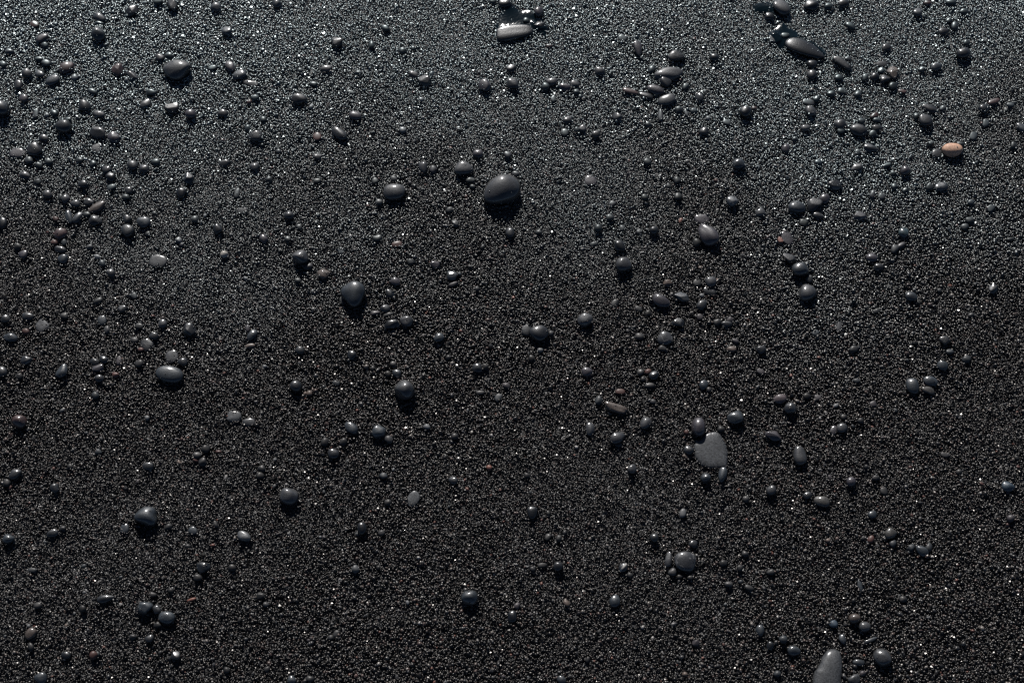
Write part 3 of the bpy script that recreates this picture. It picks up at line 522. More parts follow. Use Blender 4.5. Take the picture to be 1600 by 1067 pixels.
SMALL = [
(424.8,710.2,13.3,9.0,5.7,1.37,21,'d','-'),
(468.0,1198.2,15.6,9.9,5.1,1.23,-40,'d','-'),
(399.5,1073.9,16.8,9.3,3.2,0.20,-11,'p','f'),
(111.4,880.1,11.4,11.1,8.9,2.46,36,'d','h'),
(237.3,859.3,11.8,11.0,6.7,1.62,58,'k','-'),
(309.0,348.9,10.2,9.3,8.9,2.46,27,'b','h'),
(45.4,1098.1,12.3,11.9,6.5,1.55,11,'d','-'),
(515.4,1099.4,12.9,11.4,6.5,1.55,37,'k','-'),
(235.5,802.9,11.8,11.1,3.2,0.20,38,'d','f'),
(-371.3,562.6,11.1,9.8,6.5,1.55,97,'d','-'),
(-226.1,587.9,11.2,9.9,6.5,1.55,87,'d','-'),
(-474.6,331.4,10.1,9.2,6.5,1.55,108,'r','-'),
(562.9,696.5,11.9,9.9,6.2,1.49,19,'b','-'),
(-487.3,1089.2,14.5,10.0,5.4,1.31,-6,'d','-'),
(611.9,1238.7,15.0,10.3,5.4,1.31,7,'d','-'),
(-635.7,1136.3,13.6,10.9,6.0,1.43,-17,'g','-'),
(-469.0,1148.3,13.5,11.0,6.0,1.43,-13,'d','-'),
(490.9,850.5,13.8,9.2,6.0,1.43,64,'g','-'),
(-173.2,865.8,12.9,9.9,5.7,1.37,12,'d','-'),
(487.8,457.1,12.2,8.2,5.7,1.37,73,'b','-'),
(216.5,927.3,11.9,10.9,6.7,1.62,72,'k','-'),
(-369.2,579.2,10.5,10.1,6.5,1.55,-28,'d','-'),
(-148.9,591.3,10.6,10.1,6.5,1.55,-19,'g','-'),
(186.6,427.6,10.4,9.3,6.5,1.55,61,'g','-'),
(199.1,1053.0,20.1,6.9,4.1,0.98,-91,'p','-'),
(-174.7,1194.0,13.4,10.9,6.0,1.43,-32,'k','-'),
(106.4,642.0,12.0,9.1,6.0,1.43,70,'b','-'),
(-364.4,421.0,11.1,8.5,6.0,1.43,-17,'d','-'),
(-148.0,857.7,13.7,9.3,3.2,0.20,9,'r','f'),
(440.0,1231.0,12.8,11.4,6.1,1.47,28,'d','-'),
(-493.7,1238.7,14.1,10.3,5.4,1.31,-8,'k','-'),
(627.9,1222.2,14.1,10.3,5.4,1.31,10,'d','-'),
(-259.5,1020.0,12.5,11.1,3.2,0.20,-74,'r','f'),
(368.0,366.7,9.9,9.0,6.5,1.55,31,'B','-'),
(-638.1,982.5,12.4,10.3,6.0,1.43,-23,'g','-'),
(-470.2,980.0,12.2,10.4,6.0,1.43,-19,'d','-'),
(190.1,1125.8,13.6,10.1,6.0,1.43,78,'d','-'),
(443.7,1112.6,12.0,11.3,6.0,1.43,-15,'d','-'),
(431.0,1086.5,12.5,10.8,6.0,1.43,19,'d','-'),
(159.0,727.9,11.3,9.8,6.0,1.43,-7,'g','-'),
(-461.2,690.7,10.9,9.9,6.0,1.43,8,'d','-'),
(-378.7,571.0,11.0,9.1,6.0,1.43,-12,'g','-'),
(-301.2,545.0,10.9,9.1,6.0,1.43,-10,'k','-'),
(-545.4,388.3,10.4,8.6,6.0,1.43,-7,'d','-'),
(-182.1,431.1,9.7,9.2,6.5,1.55,-49,'s','-'),
(377.7,890.1,11.6,10.6,3.2,0.20,56,'d','f'),
(272.7,710.2,12.4,8.5,5.2,1.24,-2,'t','-'),
(202.0,498.7,12.2,7.6,5.2,1.24,76,'l','-'),
(611.7,1198.1,14.2,9.5,5.7,1.37,69,'d','-'),
(129.7,774.0,12.5,9.1,3.2,0.20,65,'d','f'),
(-73.5,888.5,12.7,9.1,5.1,1.07,-47,'g','a'),
(-17.1,645.9,12.1,8.5,3.2,0.20,65,'b','f'),
(-299.3,554.0,10.0,9.3,6.2,1.49,-39,'d','-'),
(588.1,492.2,10.1,8.7,8.3,2.27,36,'p','h'),
(178.5,980.0,11.2,10.5,6.0,1.43,21,'d','-'),
(197.3,802.0,11.0,9.8,5.6,1.17,34,'t','a'),
(-603.1,536.3,10.4,8.8,6.0,1.43,-26,'d','-'),
(-325.3,432.7,9.9,8.6,6.0,1.43,-16,'k','-'),
(-289.9,400.1,9.6,8.8,5.6,1.17,4,'d','a'),
(169.2,661.6,13.1,7.5,4.7,1.12,1,'d','-'),
(-104.0,968.4,10.8,10.5,6.0,1.43,-38,'p','-'),
(546.6,941.3,11.2,9.9,6.0,1.43,41,'d','-'),
(-510.6,648.6,10.4,9.1,6.0,1.43,-34,'b','-'),
(446.1,462.3,10.1,8.3,6.0,1.43,51,'b','-'),
(151.7,1178.7,12.2,11.1,3.2,0.20,-62,'g','f'),
(614.7,1020.8,13.3,9.2,3.2,0.20,66,'b','f'),
(-410.9,894.3,11.1,9.7,5.7,1.37,-20,'g','-'),
(127.0,896.2,10.9,9.9,5.7,1.37,8,'d','-'),
(-203.6,588.2,10.3,8.8,5.7,1.37,72,'d','-'),
(442.8,526.6,10.1,8.8,3.2,0.20,-85,'d','f'),
(-227.4,304.9,9.9,7.5,5.4,1.31,-5,'d','-'),
(70.2,1026.3,11.3,10.8,3.2,0.20,79,'g','f'),
(-359.3,933.5,15.5,7.4,3.2,0.20,81,'g','f'),
(-522.6,777.0,12.9,7.7,4.4,1.06,33,'d','-'),
(-661.2,1201.7,12.8,10.5,3.2,0.20,-18,'r','f'),
(-688.3,1155.6,12.7,9.5,5.2,1.24,-13,'p','-'),
(187.2,711.2,11.2,8.5,5.2,1.24,-15,'d','-'),
(451.0,395.7,10.3,7.6,5.2,1.24,-3,'d','-'),
(-567.3,1090.6,14.4,8.1,4.7,1.12,-25,'d','-'),
(-639.6,1056.4,15.5,7.9,3.2,0.20,93,'p','f'),
(288.2,1041.8,13.4,9.1,3.2,0.20,-26,'g','f'),
(447.1,1092.0,13.4,9.4,3.2,0.20,-18,'d','f'),
(-524.0,941.4,12.7,8.5,4.7,1.12,21,'b','-'),
(-54.4,952.4,13.2,8.3,4.7,1.12,5,'d','-'),
(-260.1,825.5,12.6,8.0,4.7,1.12,24,'p','-'),
(133.2,653.8,12.3,7.7,3.2,0.20,-5,'r','f'),
(224.0,1061.4,11.6,9.8,5.4,1.29,7,'d','-'),
(-5.6,991.2,11.2,9.8,5.7,1.37,-57,'p','-'),
(633.9,1040.6,12.9,9.2,3.2,0.20,66,'b','f'),
(376.5,1181.6,12.4,9.6,5.1,1.23,8,'k','-'),
(479.6,1112.7,12.8,9.0,5.4,1.31,71,'k','-'),
(467.1,1086.6,11.6,9.8,5.4,1.31,18,'g','-'),
(480.2,1023.1,11.4,9.7,5.4,1.31,18,'d','-'),
(622.7,911.0,12.2,9.0,3.2,0.20,41,'b','f'),
(361.2,647.6,10.4,8.6,5.4,1.31,11,'k','-'),
(209.8,345.5,9.7,7.6,5.1,1.07,19,'p','a'),
(-213.9,777.4,12.2,8.1,3.2,0.20,-70,'d','f'),
(-487.0,695.1,13.0,7.2,3.2,0.20,95,'p','f'),
(467.1,1042.8,11.1,9.7,6.0,1.43,62,'d','-'),
(541.6,1050.5,11.2,9.6,6.0,1.43,60,'k','-'),
(665.3,1004.9,11.3,9.4,6.0,1.43,56,'d','-'),
(-634.5,854.0,10.8,9.1,6.0,1.43,-54,'d','-'),
(-493.7,384.5,9.1,8.0,6.0,1.43,-43,'k','-'),
(216.3,952.3,10.4,9.9,5.7,1.37,38,'d','-'),
(499.9,855.8,13.9,7.0,4.4,1.06,32,'p','-'),
(274.4,409.0,11.3,6.6,4.4,1.06,-25,'d','-'),
(-614.6,1055.7,11.3,9.6,5.4,1.31,-26,'d','-'),
(585.1,883.1,11.1,8.9,5.4,1.31,29,'d','-'),
(377.8,807.6,11.2,8.4,5.4,1.31,59,'g','-'),
(-346.6,1080.9,11.3,9.6,5.2,1.24,4,'b','-'),
(-562.3,756.1,10.7,8.5,5.2,1.24,-13,'d','-'),
(-506.6,736.9,11.1,8.1,5.2,1.24,97,'g','-'),
(592.6,892.6,11.1,8.8,5.2,1.24,15,'d','-'),
(-153.7,545.1,10.1,7.9,5.2,1.24,-4,'b','-'),
(-405.3,366.2,9.7,7.3,5.2,1.24,-8,'d','-'),
(-547.4,341.4,10.0,7.0,5.2,1.24,-57,'d','-'),
(421.0,467.1,10.4,7.3,5.2,1.24,58,'r','-'),
(233.9,1097.8,10.7,10.2,5.3,1.11,49,'d','a'),
(173.2,926.2,10.1,9.6,5.7,1.37,62,'k','-'),
(253.3,604.5,9.3,8.7,5.7,1.37,40,'d','-'),
(502.8,1124.0,11.0,9.7,5.4,1.31,33,'b','-'),
(485.4,1052.0,12.8,8.0,4.7,1.12,26,'r','-'),
(404.1,979.3,10.5,9.5,5.4,1.31,28,'b','-'),
(257.3,747.1,9.8,8.9,5.4,1.31,18,'d','-'),
(-147.1,512.0,9.1,8.3,5.4,1.31,31,'d','-'),
(158.5,679.2,9.6,8.8,5.4,1.31,11,'g','-'),
(246.2,438.3,9.1,7.9,5.4,1.31,12,'d','-'),
(-623.9,975.2,11.0,9.0,5.2,1.24,-20,'d','-'),
(-552.6,977.1,10.7,9.2,5.2,1.24,76,'d','-'),
(-192.6,1167.1,12.1,8.9,5.2,1.24,88,'d','-'),
(-219.4,847.6,11.6,8.3,3.2,0.20,-65,'b','f'),
(494.1,974.8,13.9,7.0,4.1,0.99,23,'d','-'),
(-7.2,661.6,10.3,7.9,4.9,1.18,-0,'p','-'),
(-404.7,482.5,10.0,7.2,4.7,1.12,20,'d','-'),
(265.2,432.5,8.6,8.0,5.7,1.37,47,'d','-'),
(-611.7,980.1,10.5,9.1,5.4,1.31,-40,'d','-'),
(86.9,1089.7,10.1,9.9,5.4,1.31,39,'d','-'),
(410.7,1078.8,11.1,9.1,5.4,1.31,53,'d','-'),
(-523.2,830.0,10.0,8.8,5.4,1.31,-37,'b','-'),
(-318.5,953.1,10.1,9.3,5.4,1.31,-38,'d','-'),
(-322.3,314.7,8.2,7.7,5.4,1.31,103,'d','-'),
(467.4,456.9,9.3,7.6,5.4,1.31,51,'b','-'),
(299.5,310.7,8.5,7.5,5.4,1.31,16,'b','-'),
(-503.7,926.8,10.4,8.9,5.2,1.24,-21,'d','-'),
(272.0,449.2,8.8,7.9,5.2,1.24,-42,'d','-'),
(300.3,427.7,9.1,7.5,5.2,1.24,10,'g','-'),
(470.9,931.7,13.1,7.0,4.4,1.06,71,'p','-'),
(62.8,391.2,9.3,7.1,4.9,1.18,-61,'t','-'),
(595.9,1007.6,11.3,8.3,4.7,1.12,10,'d','-'),
(-622.2,950.0,10.6,8.6,4.7,1.12,17,'d','-'),
(-467.0,742.5,10.6,7.9,3.2,0.20,-8,'d','f'),
(-81.2,907.6,10.9,8.1,4.7,1.12,14,'d','-'),
(-470.7,722.6,10.6,7.6,4.7,1.12,-7,'d','-'),
(434.6,542.5,10.1,7.1,4.7,1.12,6,'d','-'),
(250.9,413.4,9.7,6.8,4.7,1.12,-2,'g','-'),
(-408.4,1129.3,13.5,7.9,3.2,0.20,18,'d','f'),
(-594.2,1113.2,10.7,9.1,5.6,1.34,-59,'l','-'),
(-155.9,757.4,13.4,6.1,3.6,0.87,16,'d','-'),
(482.8,928.6,10.4,9.0,3.2,0.20,61,'g','f'),
(-694.1,1134.4,10.8,9.1,5.2,1.24,-34,'d','-'),
(-594.4,1045.5,10.4,9.0,5.2,1.24,-32,'d','-'),
(-352.8,1032.8,10.8,8.7,5.2,1.24,97,'b','-'),
(-150.0,1156.4,10.3,9.7,5.2,1.24,-17,'d','-'),
(-173.2,919.5,9.8,9.0,5.2,1.24,-15,'g','-'),
(-69.2,595.3,9.0,8.1,5.2,1.24,-4,'d','-'),
(41.9,469.9,9.0,7.6,3.2,0.20,63,'d','f'),
(-26.8,1239.5,11.6,8.8,4.6,1.11,-0,'k','-'),
(4.6,961.7,11.0,8.2,4.6,1.11,-13,'p','-'),
(-200.5,356.2,8.8,7.1,3.2,0.20,77,'g','f'),
(-571.5,982.7,10.8,8.2,4.7,1.12,-11,'d','-'),
(-349.6,485.0,10.0,6.6,4.7,1.12,-56,'d','-'),
(-646.7,1143.3,12.5,7.7,4.1,0.99,-5,'d','-'),
(-74.6,800.3,13.2,6.1,3.6,0.87,26,'p','-'),
(-551.9,900.9,11.0,7.6,4.4,1.06,-7,'d','-'),
(307.0,680.3,10.2,7.4,3.2,0.20,-28,'p','f'),
(277.8,516.2,8.5,7.9,5.4,1.31,53,'g','-'),
(-477.6,784.2,9.5,8.5,3.2,0.20,-44,'b','f'),
(-179.8,951.8,9.8,9.3,3.2,0.20,-65,'d','f'),
(-153.0,677.3,8.8,8.3,5.2,1.24,-17,'k','-'),
(-607.5,674.1,9.4,7.7,4.9,1.18,-20,'d','-'),
(-432.5,352.1,8.6,6.9,4.9,1.18,-12,'d','-'),
(5.6,388.0,8.6,7.1,4.9,1.18,70,'p','-'),
(521.7,571.5,11.8,5.9,3.2,0.20,-11,'g','f'),
(35.5,435.9,11.7,5.4,3.2,0.20,5,'d','f'),
(-155.4,954.2,10.5,8.0,4.7,1.12,-28,'g','-'),
(-414.4,400.8,9.0,6.7,4.7,1.12,-7,'d','-'),
(-171.6,760.5,11.3,6.5,3.9,0.93,12,'p','-'),
(-558.0,430.1,10.7,5.7,3.2,0.20,-8,'b','f'),
(-146.0,1029.5,9.5,9.0,5.2,1.24,-67,'l','-'),
(-333.0,1046.0,9.7,8.9,5.2,1.24,-56,'d','-'),
(605.2,1206.4,10.4,8.9,5.2,1.24,52,'k','-'),
(624.4,1169.8,10.3,8.8,5.2,1.24,51,'d','-'),
(558.1,1125.9,10.1,8.8,5.2,1.24,52,'d','-'),
(-607.5,734.2,9.2,7.9,5.2,1.24,-44,'r','-'),
(236.0,754.8,9.0,8.4,3.2,0.20,63,'p','f'),
(514.3,936.5,9.6,8.5,5.2,1.24,49,'d','-'),
(379.7,732.9,9.1,8.3,3.2,0.20,55,'b','f'),
(24.1,698.4,8.5,8.4,5.2,1.24,44,'k','-'),
(171.0,760.0,9.0,8.2,4.9,1.18,11,'k','-'),
(273.2,751.0,9.0,8.1,4.9,1.18,16,'p','-'),
(441.7,637.4,8.9,7.8,3.2,0.20,24,'p','f'),
(-269.0,1102.4,11.4,7.7,4.1,0.99,-3,'d','-'),
(670.7,1069.2,11.3,7.6,4.1,0.99,1,'b','-'),
(-642.0,1165.9,10.5,8.5,4.7,1.12,-19,'d','-'),
(579.0,1236.7,10.6,8.7,4.7,1.12,18,'r','-'),
(438.6,1027.8,10.1,8.3,4.7,1.12,14,'d','-'),
(-129.5,832.0,9.6,7.9,4.7,1.12,-17,'d','-'),
(130.8,918.2,9.9,8.5,3.2,0.20,23,'p','f'),
(597.6,919.1,9.6,8.2,4.7,1.12,6,'b','-'),
(-489.2,675.6,9.3,7.4,4.7,1.12,-12,'r','-'),
(-216.4,665.2,9.2,7.7,3.2,0.20,-7,'b','f'),
(543.6,707.0,9.4,7.5,4.7,1.12,14,'b','-'),
(374.7,645.9,9.2,7.6,3.2,0.20,11,'p','f'),
(55.1,468.3,8.9,6.8,4.7,1.12,79,'d','-'),
(19.5,1206.9,9.8,9.2,4.9,1.17,2,'k','-'),
(457.7,762.7,12.9,5.7,3.2,0.20,13,'d','f'),
(-326.0,715.3,12.4,5.8,3.2,0.20,10,'t','f'),
(488.4,1045.1,10.9,7.5,4.1,0.99,6,'b','-'),
(-428.7,863.6,9.5,7.9,4.6,0.97,-47,'l','a'),
(-288.4,864.7,8.9,8.3,4.9,1.18,-31,'d','-'),
(-33.2,686.9,8.4,8.0,4.9,1.18,-4,'d','-'),
(-153.4,474.8,8.4,6.9,4.7,1.12,-5,'g','-'),
(-255.7,951.8,11.1,7.3,3.2,0.20,-2,'d','f'),
(159.5,766.1,10.6,6.7,3.2,0.20,-17,'g','f'),
(244.1,1060.0,9.5,8.4,4.6,1.11,12,'b','-'),
(-272.1,805.5,9.9,7.0,4.1,0.99,-4,'d','-'),
(-248.3,650.9,8.1,7.7,4.9,1.18,-40,'t','-'),
(403.8,620.3,8.2,7.5,4.9,1.18,40,'d','-'),
(423.9,615.4,8.2,7.4,4.9,1.18,40,'d','-'),
(-394.4,405.9,7.7,6.9,4.9,1.18,-30,'k','-'),
(181.8,1037.9,9.1,8.4,4.7,1.12,14,'d','-'),
(458.8,996.2,9.4,8.5,3.2,0.20,39,'g','f'),
(578.7,1063.5,9.5,8.2,4.7,1.12,29,'g','-'),
(-588.6,860.0,9.1,7.7,4.7,1.12,-26,'r','-'),
(-576.1,860.0,9.4,7.4,4.7,1.12,104,'b','-'),
(-274.7,882.5,9.4,7.5,4.7,1.12,-49,'g','-'),
(500.7,943.4,9.2,8.0,4.7,1.12,26,'d','-'),
(-497.7,575.3,8.4,7.1,4.7,1.12,-20,'b','-'),
(167.9,679.9,8.4,7.5,4.7,1.12,9,'r','-'),
(395.9,311.1,7.8,6.4,4.7,1.12,13,'p','-'),
(-571.5,1203.2,13.7,6.1,3.2,0.78,-7,'b','-'),
(-330.7,738.8,10.6,6.1,3.9,0.93,88,'p','-'),
(-209.1,1121.3,10.2,7.7,4.1,0.99,-4,'g','-'),
(-38.9,652.7,11.1,5.5,3.2,0.20,-0,'g','f'),
(-146.9,690.4,8.1,7.5,4.7,1.12,-15,'d','-'),
(-542.4,853.5,8.9,7.4,4.4,1.06,-18,'g','-'),
(234.2,1057.5,12.9,6.1,3.2,0.20,-86,'p','f'),
(55.7,1079.6,11.7,6.6,3.2,0.20,82,'g','f'),
(-589.6,927.0,10.4,6.4,3.9,0.93,94,'d','-'),
(-529.4,480.2,8.3,6.1,3.9,0.93,29,'d','-'),
(459.3,1143.7,9.7,7.6,4.1,0.98,10,'p','-'),
(242.1,656.2,7.7,7.3,4.7,1.12,39,'d','-'),
(136.9,424.1,7.2,6.8,4.7,1.12,17,'d','-'),
(-109.7,1118.6,9.4,7.7,4.4,1.06,74,'b','-'),
(535.2,550.1,8.1,6.5,4.4,1.06,25,'d','-'),
(-218.0,1089.4,11.7,6.5,3.2,0.20,-20,'g','f'),
(527.6,1091.2,11.2,6.8,3.2,0.20,-10,'r','f'),
(577.0,757.1,8.7,6.8,4.1,0.99,13,'d','-'),
(18.4,545.6,8.1,6.4,4.1,0.99,0,'d','-'),
(-379.6,458.6,8.0,6.1,4.1,0.99,-8,'d','-'),
(86.4,1030.3,8.5,7.8,4.7,1.12,83,'d','-'),
(-591.0,894.4,8.5,7.2,4.7,1.12,-56,'r','-'),
(376.1,1015.2,8.4,7.7,4.4,1.06,34,'d','-'),
(142.3,881.8,8.9,7.2,3.2,0.20,71,'g','f'),
(-529.5,556.8,7.6,6.6,4.4,1.06,-26,'d','-'),
(-283.2,389.7,7.2,6.3,4.4,1.06,-15,'g','-'),
(-206.8,351.8,7.1,6.3,3.2,0.20,-11,'d','f'),
(278.5,721.6,9.1,6.0,3.6,0.87,-21,'p','-'),
(557.4,1009.0,9.1,6.9,3.9,0.93,10,'d','-'),
(34.5,875.5,8.8,6.7,3.9,0.93,1,'d','-'),
(-103.4,608.0,8.3,6.1,3.9,0.93,-18,'l','-'),
(105.1,858.2,10.9,5.5,3.2,0.20,12,'g','f'),
(128.7,584.3,9.4,5.4,3.2,0.20,1,'g','f'),
(345.1,863.8,9.4,6.1,3.4,0.71,-70,'o','a'),
(208.9,570.0,8.5,5.8,3.2,0.20,-15,'t','f'),
(-44.3,794.0,7.4,7.4,4.4,1.06,-53,'d','-'),
(-27.4,555.4,7.0,6.8,4.4,1.06,-6,'o','-'),
(161.5,670.2,7.3,7.0,4.4,1.06,36,'d','-'),
(172.3,640.3,7.5,6.6,4.1,0.99,8,'g','-'),
(24.1,431.4,7.2,6.1,4.1,0.99,-41,'d','-'),
(-531.1,839.6,9.2,5.9,3.6,0.87,-26,'l','-'),
(424.4,668.2,8.3,5.9,3.6,0.87,-6,'b','-'),
(206.8,421.5,7.9,5.3,3.2,0.20,2,'d','f'),
(185.4,367.2,8.3,4.7,3.4,0.81,21,'g','-'),
(164.1,875.9,8.0,7.0,3.2,0.20,7,'g','f'),
(35.2,708.8,7.6,6.3,3.9,0.93,1,'l','-'),
(195.2,310.4,7.0,5.4,3.9,0.93,4,'t','-'),
(501.9,963.2,9.0,5.9,3.4,0.81,5,'d','-'),
(-288.0,1124.8,8.0,7.2,3.9,0.93,-16,'g','-'),
(-122.5,1077.8,7.9,7.1,3.9,0.93,-7,'l','-'),
(-309.2,996.5,7.8,6.9,3.9,0.93,-16,'g','-'),
(-369.8,395.4,10.9,3.5,3.2,0.20,20,'o','f'),
(194.6,422.4,7.2,5.3,3.2,0.20,4,'d','f'),
(642.5,865.2,11.1,4.5,3.2,0.20,11,'d','f'),
(51.0,1164.9,9.7,5.8,3.1,0.74,0,'r','-'),
(-432.1,1078.5,7.8,6.8,4.1,0.99,-63,'g','-'),
(319.5,607.2,7.1,5.7,3.6,0.87,8,'g','-'),
(-461.4,710.0,7.7,5.5,3.4,0.81,-7,'r','-'),
(262.5,1048.2,7.2,6.8,3.9,0.93,53,'l','-'),
(48.6,732.2,6.5,6.4,3.9,0.93,22,'g','-'),
(-444.2,619.5,6.6,5.9,3.9,0.93,-36,'l','-'),
(325.4,1064.2,7.9,6.1,3.4,0.81,7,'r','-'),
(-464.0,902.9,7.6,5.8,3.4,0.81,-9,'d','-'),
(-51.5,943.3,7.6,5.9,3.4,0.81,-1,'g','-'),
(395.5,635.2,7.4,5.1,3.4,0.81,26,'l','-'),
(-623.7,1053.4,7.4,6.2,3.9,0.93,-57,'l','-'),
(371.0,465.6,6.2,5.3,3.6,0.87,17,'t','-'),
(218.1,892.2,8.1,5.0,3.1,0.75,61,'o','-'),
(-523.6,1110.0,6.9,6.5,3.2,0.66,49,'l','a'),
(240.0,784.6,6.6,5.6,3.4,0.81,9,'l','-'),
(-379.8,564.9,7.3,4.3,2.8,0.68,-23,'r','-'),
(320.7,895.4,8.0,4.5,2.6,0.62,2,'d','-'),
(-353.6,576.0,7.4,4.1,3.2,0.20,-2,'r','f'),
(405.5,1093.5,7.1,5.3,3.1,0.75,40,'t','-'),
(240.7,824.1,6.6,5.0,3.2,0.20,4,'t','f'),
(477.8,374.7,6.0,3.4,3.2,0.20,3,'l','f'),
(-398.6,900.0,5.5,5.0,2.7,0.56,66,'l','a'),
(-339.1,809.2,6.2,4.1,2.4,0.51,-44,'l','a'),
(-351.1,460.0,6.0,3.2,3.2,0.20,9,'o','f'),
(-140.6,854.1,4.6,2.7,1.6,0.37,-1,'l','-'),
]
def rot2(p, a):
    c, s = math.cos(a), math.sin(a); q = p.copy()
    q[:, 0] = c * p[:, 0] - s * p[:, 1]; q[:, 1] = s * p[:, 0] + c * p[:, 1]
    return q

STUCK = []
for i, (x, y, L, W, Hh, z0, yaw, tone, sh, label) in enumerate(STONES):
    g = np.random.default_rng(1000 + i)
    size = math.sqrt(L * W)
    sub = 5 if size > 34 else (4 if size > 15 else 3)
    v, f = shape(L, W, Hh, sh, g, sub)
    if sh not in 'fs':                       # pebbles lie slightly tilted
        t = g.normal(0, .07); c, s = math.cos(t), math.sin(t)
        yy = v[:, 1] * c - v[:, 2] * s; zz = v[:, 1] * s + v[:, 2] * c; v[:, 1] = yy; v[:, 2] = zz
    v[:, 2] += z0 * .001
    kind = 'stone' if size > 20 else 'pebble'
    mat = VEIN if sh == 'v' else (STRIPE if sh == 'y' else TONE[tone])
    o = link(kind, fast_mesh(kind, v, f), mat, label, kind, "stones and pebbles scattered on the black sand", None,
             (x * .001, y * .001, 0))
    o.rotation_euler = (0, 0, R(yaw))
    if size > 15:
        up = v[v[:, 2] > .0008]; up = rot2(up, R(yaw)) + np.array([x, y, 0]) * .001
        hi = up[:, 2].max(); w = np.exp(-2.2 * up[:, 2] / hi); w /= w.sum()
        for k in g.choice(len(up), int(g.integers(2, 5) + size / 5), p=w): STUCK.append(tuple(up[k]))

# ------------------------------------------------------------------ two broad flat stones flush with the sand
def inside(poly, X, Y):
    r = np.zeros(X.shape, bool); n = len(poly); j = n - 1
    for i in range(n):
        xi, yi = poly[i]; xj, yj = poly[j]
        if yi != yj:
            c = ((yi > Y) != (yj > Y)) & (X < (xj - xi) * (Y - yi) / (yj - yi) + xi)
            r ^= c
        j = i
    return r

def resample(poly, n=120, smooth=2):
    p = np.array(poly + [poly[0]], float); d = np.r_[0, np.cumsum(np.linalg.norm(np.diff(p, axis=0), axis=1))]
    s = np.linspace(0, d[-1], n, endpoint=False)
    q = np.c_[np.interp(s, d, p[:, 0]), np.interp(s, d, p[:, 1])]
    for _ in range(smooth): q = .25 * np.roll(q, 1, 0) + .5 * q + .25 * np.roll(q, -1, 0)
    return q

def slab(poly, top, depth, g, dome=False):
    q = resample(poly, 200, 1); c = q.mean(0); n = len(q)
    q = resample(poly, 200, 8) if dome else q + (np.convolve(np.r_[g.normal(0, .6, n + 2)], [.3, .5, .3], 'valid'))[:, None] * (q - c) / np.linalg.norm(q - c, axis=1)[:, None]
    prof = [(.0, top), (.25, top), (.5, top * .98), (.7, top * .9), (.85, top * .7), (.94, top * .35), (.985, -0.4), (1.0, -1.6), (.985, -depth * .5), (.9, -depth * .85), (.5, -depth), (0, -depth)]
    if dome:                                  # rounded shoulders all the way to the sand
        prof = [(k / 14, -1.0 + (top + 1.0) * max(1 - (k / 14) ** 2.6, 0) ** .55) for k in range(15)] + prof[-4:]
    vs_, fs = [], []
    for s, z in prof:
        r = c + (q - c) * max(s, 1e-3)
        vs_.append(np.c_[r, np.full(n, z) + (.25 * np.sin(r[:, 0] * .11 + 1) * np.sin(r[:, 1] * .09) if z > 0 else 0)])
    for k in range(len(prof) - 1):
        for i in range(n):
            j = (i + 1) % n; fs.append((k * n + i, (k + 1) * n + i, (k + 1) * n + j, k * n + j))
    v = np.vstack(vs_)
    loc = (c[0] * .001, c[1] * .001, 0); v[:, :2] -= c
    return v * .001, np.array(fs, np.int32), loc
SLAB_A = [(219.7,585.0),(222.1,588.7),(226.8,591.2),(230.9,595.3),(233.9,599.8),(240.6,601.5),(246.1,602.3),(250.6,601.1),(254.2,596.1),(257.3,589.5),(259.5,581.3),(260.4,572.4),(259.4,564.2),(257.6,556.1),(253.2,554.1),(247.1,554.9),(240.6,554.1),(233.3,554.7),(227.3,557.7),(222.3,564.2),(219.9,569.5),(219.5,577.3)]
SLAB_B = [(338.3,298.1),(340.0,305.3),(341.8,313.8),(345.4,317.4),(348.3,322.1),(351.0,328.3),(354.3,332.6),(357.2,336.6),(362.6,339.1),(369.1,339.0),(373.1,335.5),(374.6,328.3),(374.6,320.3),(373.4,312.4),(371.8,304.5),(370.7,294.6),(367.9,286.8),(358.8,281.8),(346.0,283.2),(339.4,289.6)]
v, f, loc = slab(SLAB_A, 2.2, 14, rng)
link('stone', fast_mesh('stone', v, f), TONE['s'], "broad flat grey stone lying flush with the sand, small oval stone on its upper rim",
     "stone", "stones and pebbles scattered on the black sand", None, loc)
v, f, loc = slab(SLAB_B, 6.0, 16, rng, True)
link('stone', fast_mesh('stone', v, f), TONE['s'], "long flat grey stone cut off by the bottom edge, glaring white spot at its tip",
     "stone", "stones and pebbles scattered on the black sand", None, loc)

# ------------------------------------------------------------------ water caught round the stones near the sea
POOLS = [[(-23.9,1197.5),(-22.2,1207.2),(-16.9,1218.0),(-15.1,1230.0),(-7.1,1236.5),(3.6,1233.2),(10.7,1224.5),(17.8,1226.7),(26.7,1228.9),(32.0,1221.3),(35.5,1207.2),(47.0,1206.1),(51.3,1194.3),(46.7,1178.2),(40.6,1182.5),(29.2,1191.1),(17.7,1197.5),(0.0,1195.3),(-13.2,1186.8),(-20.3,1188.9)],
[(352.1,1182.5),(356.3,1192.1),(365.4,1195.3),(370.5,1204.0),(376.1,1207.2),(382.4,1197.5),(392.6,1192.1),(398.8,1182.5),(410.7,1177.2),(420.7,1169.7),(430.3,1159.1),(433.9,1150.7),(425.5,1144.3),(416.4,1161.2),(401.7,1174.0),(384.0,1174.0),(377.4,1167.6),(374.8,1157.0),(368.1,1161.2),(360.7,1167.6)],
[(333.7,1236.5),(344.6,1238.7),(357.2,1240.9),(364.9,1236.5),(367.5,1223.4),(375.0,1215.8),(366.8,1213.7),(355.8,1221.3),(347.0,1222.3),(336.3,1222.3)]]
mw, t, b = new_mat("clear_sea_water")
b.inputs["Base Color"].default_value = (.003, .008, .011, 1); b.inputs["Roughness"].default_value = .13
b.inputs["Transmission Weight"].default_value = 0.35; b.inputs["IOR"].default_value = 1.333
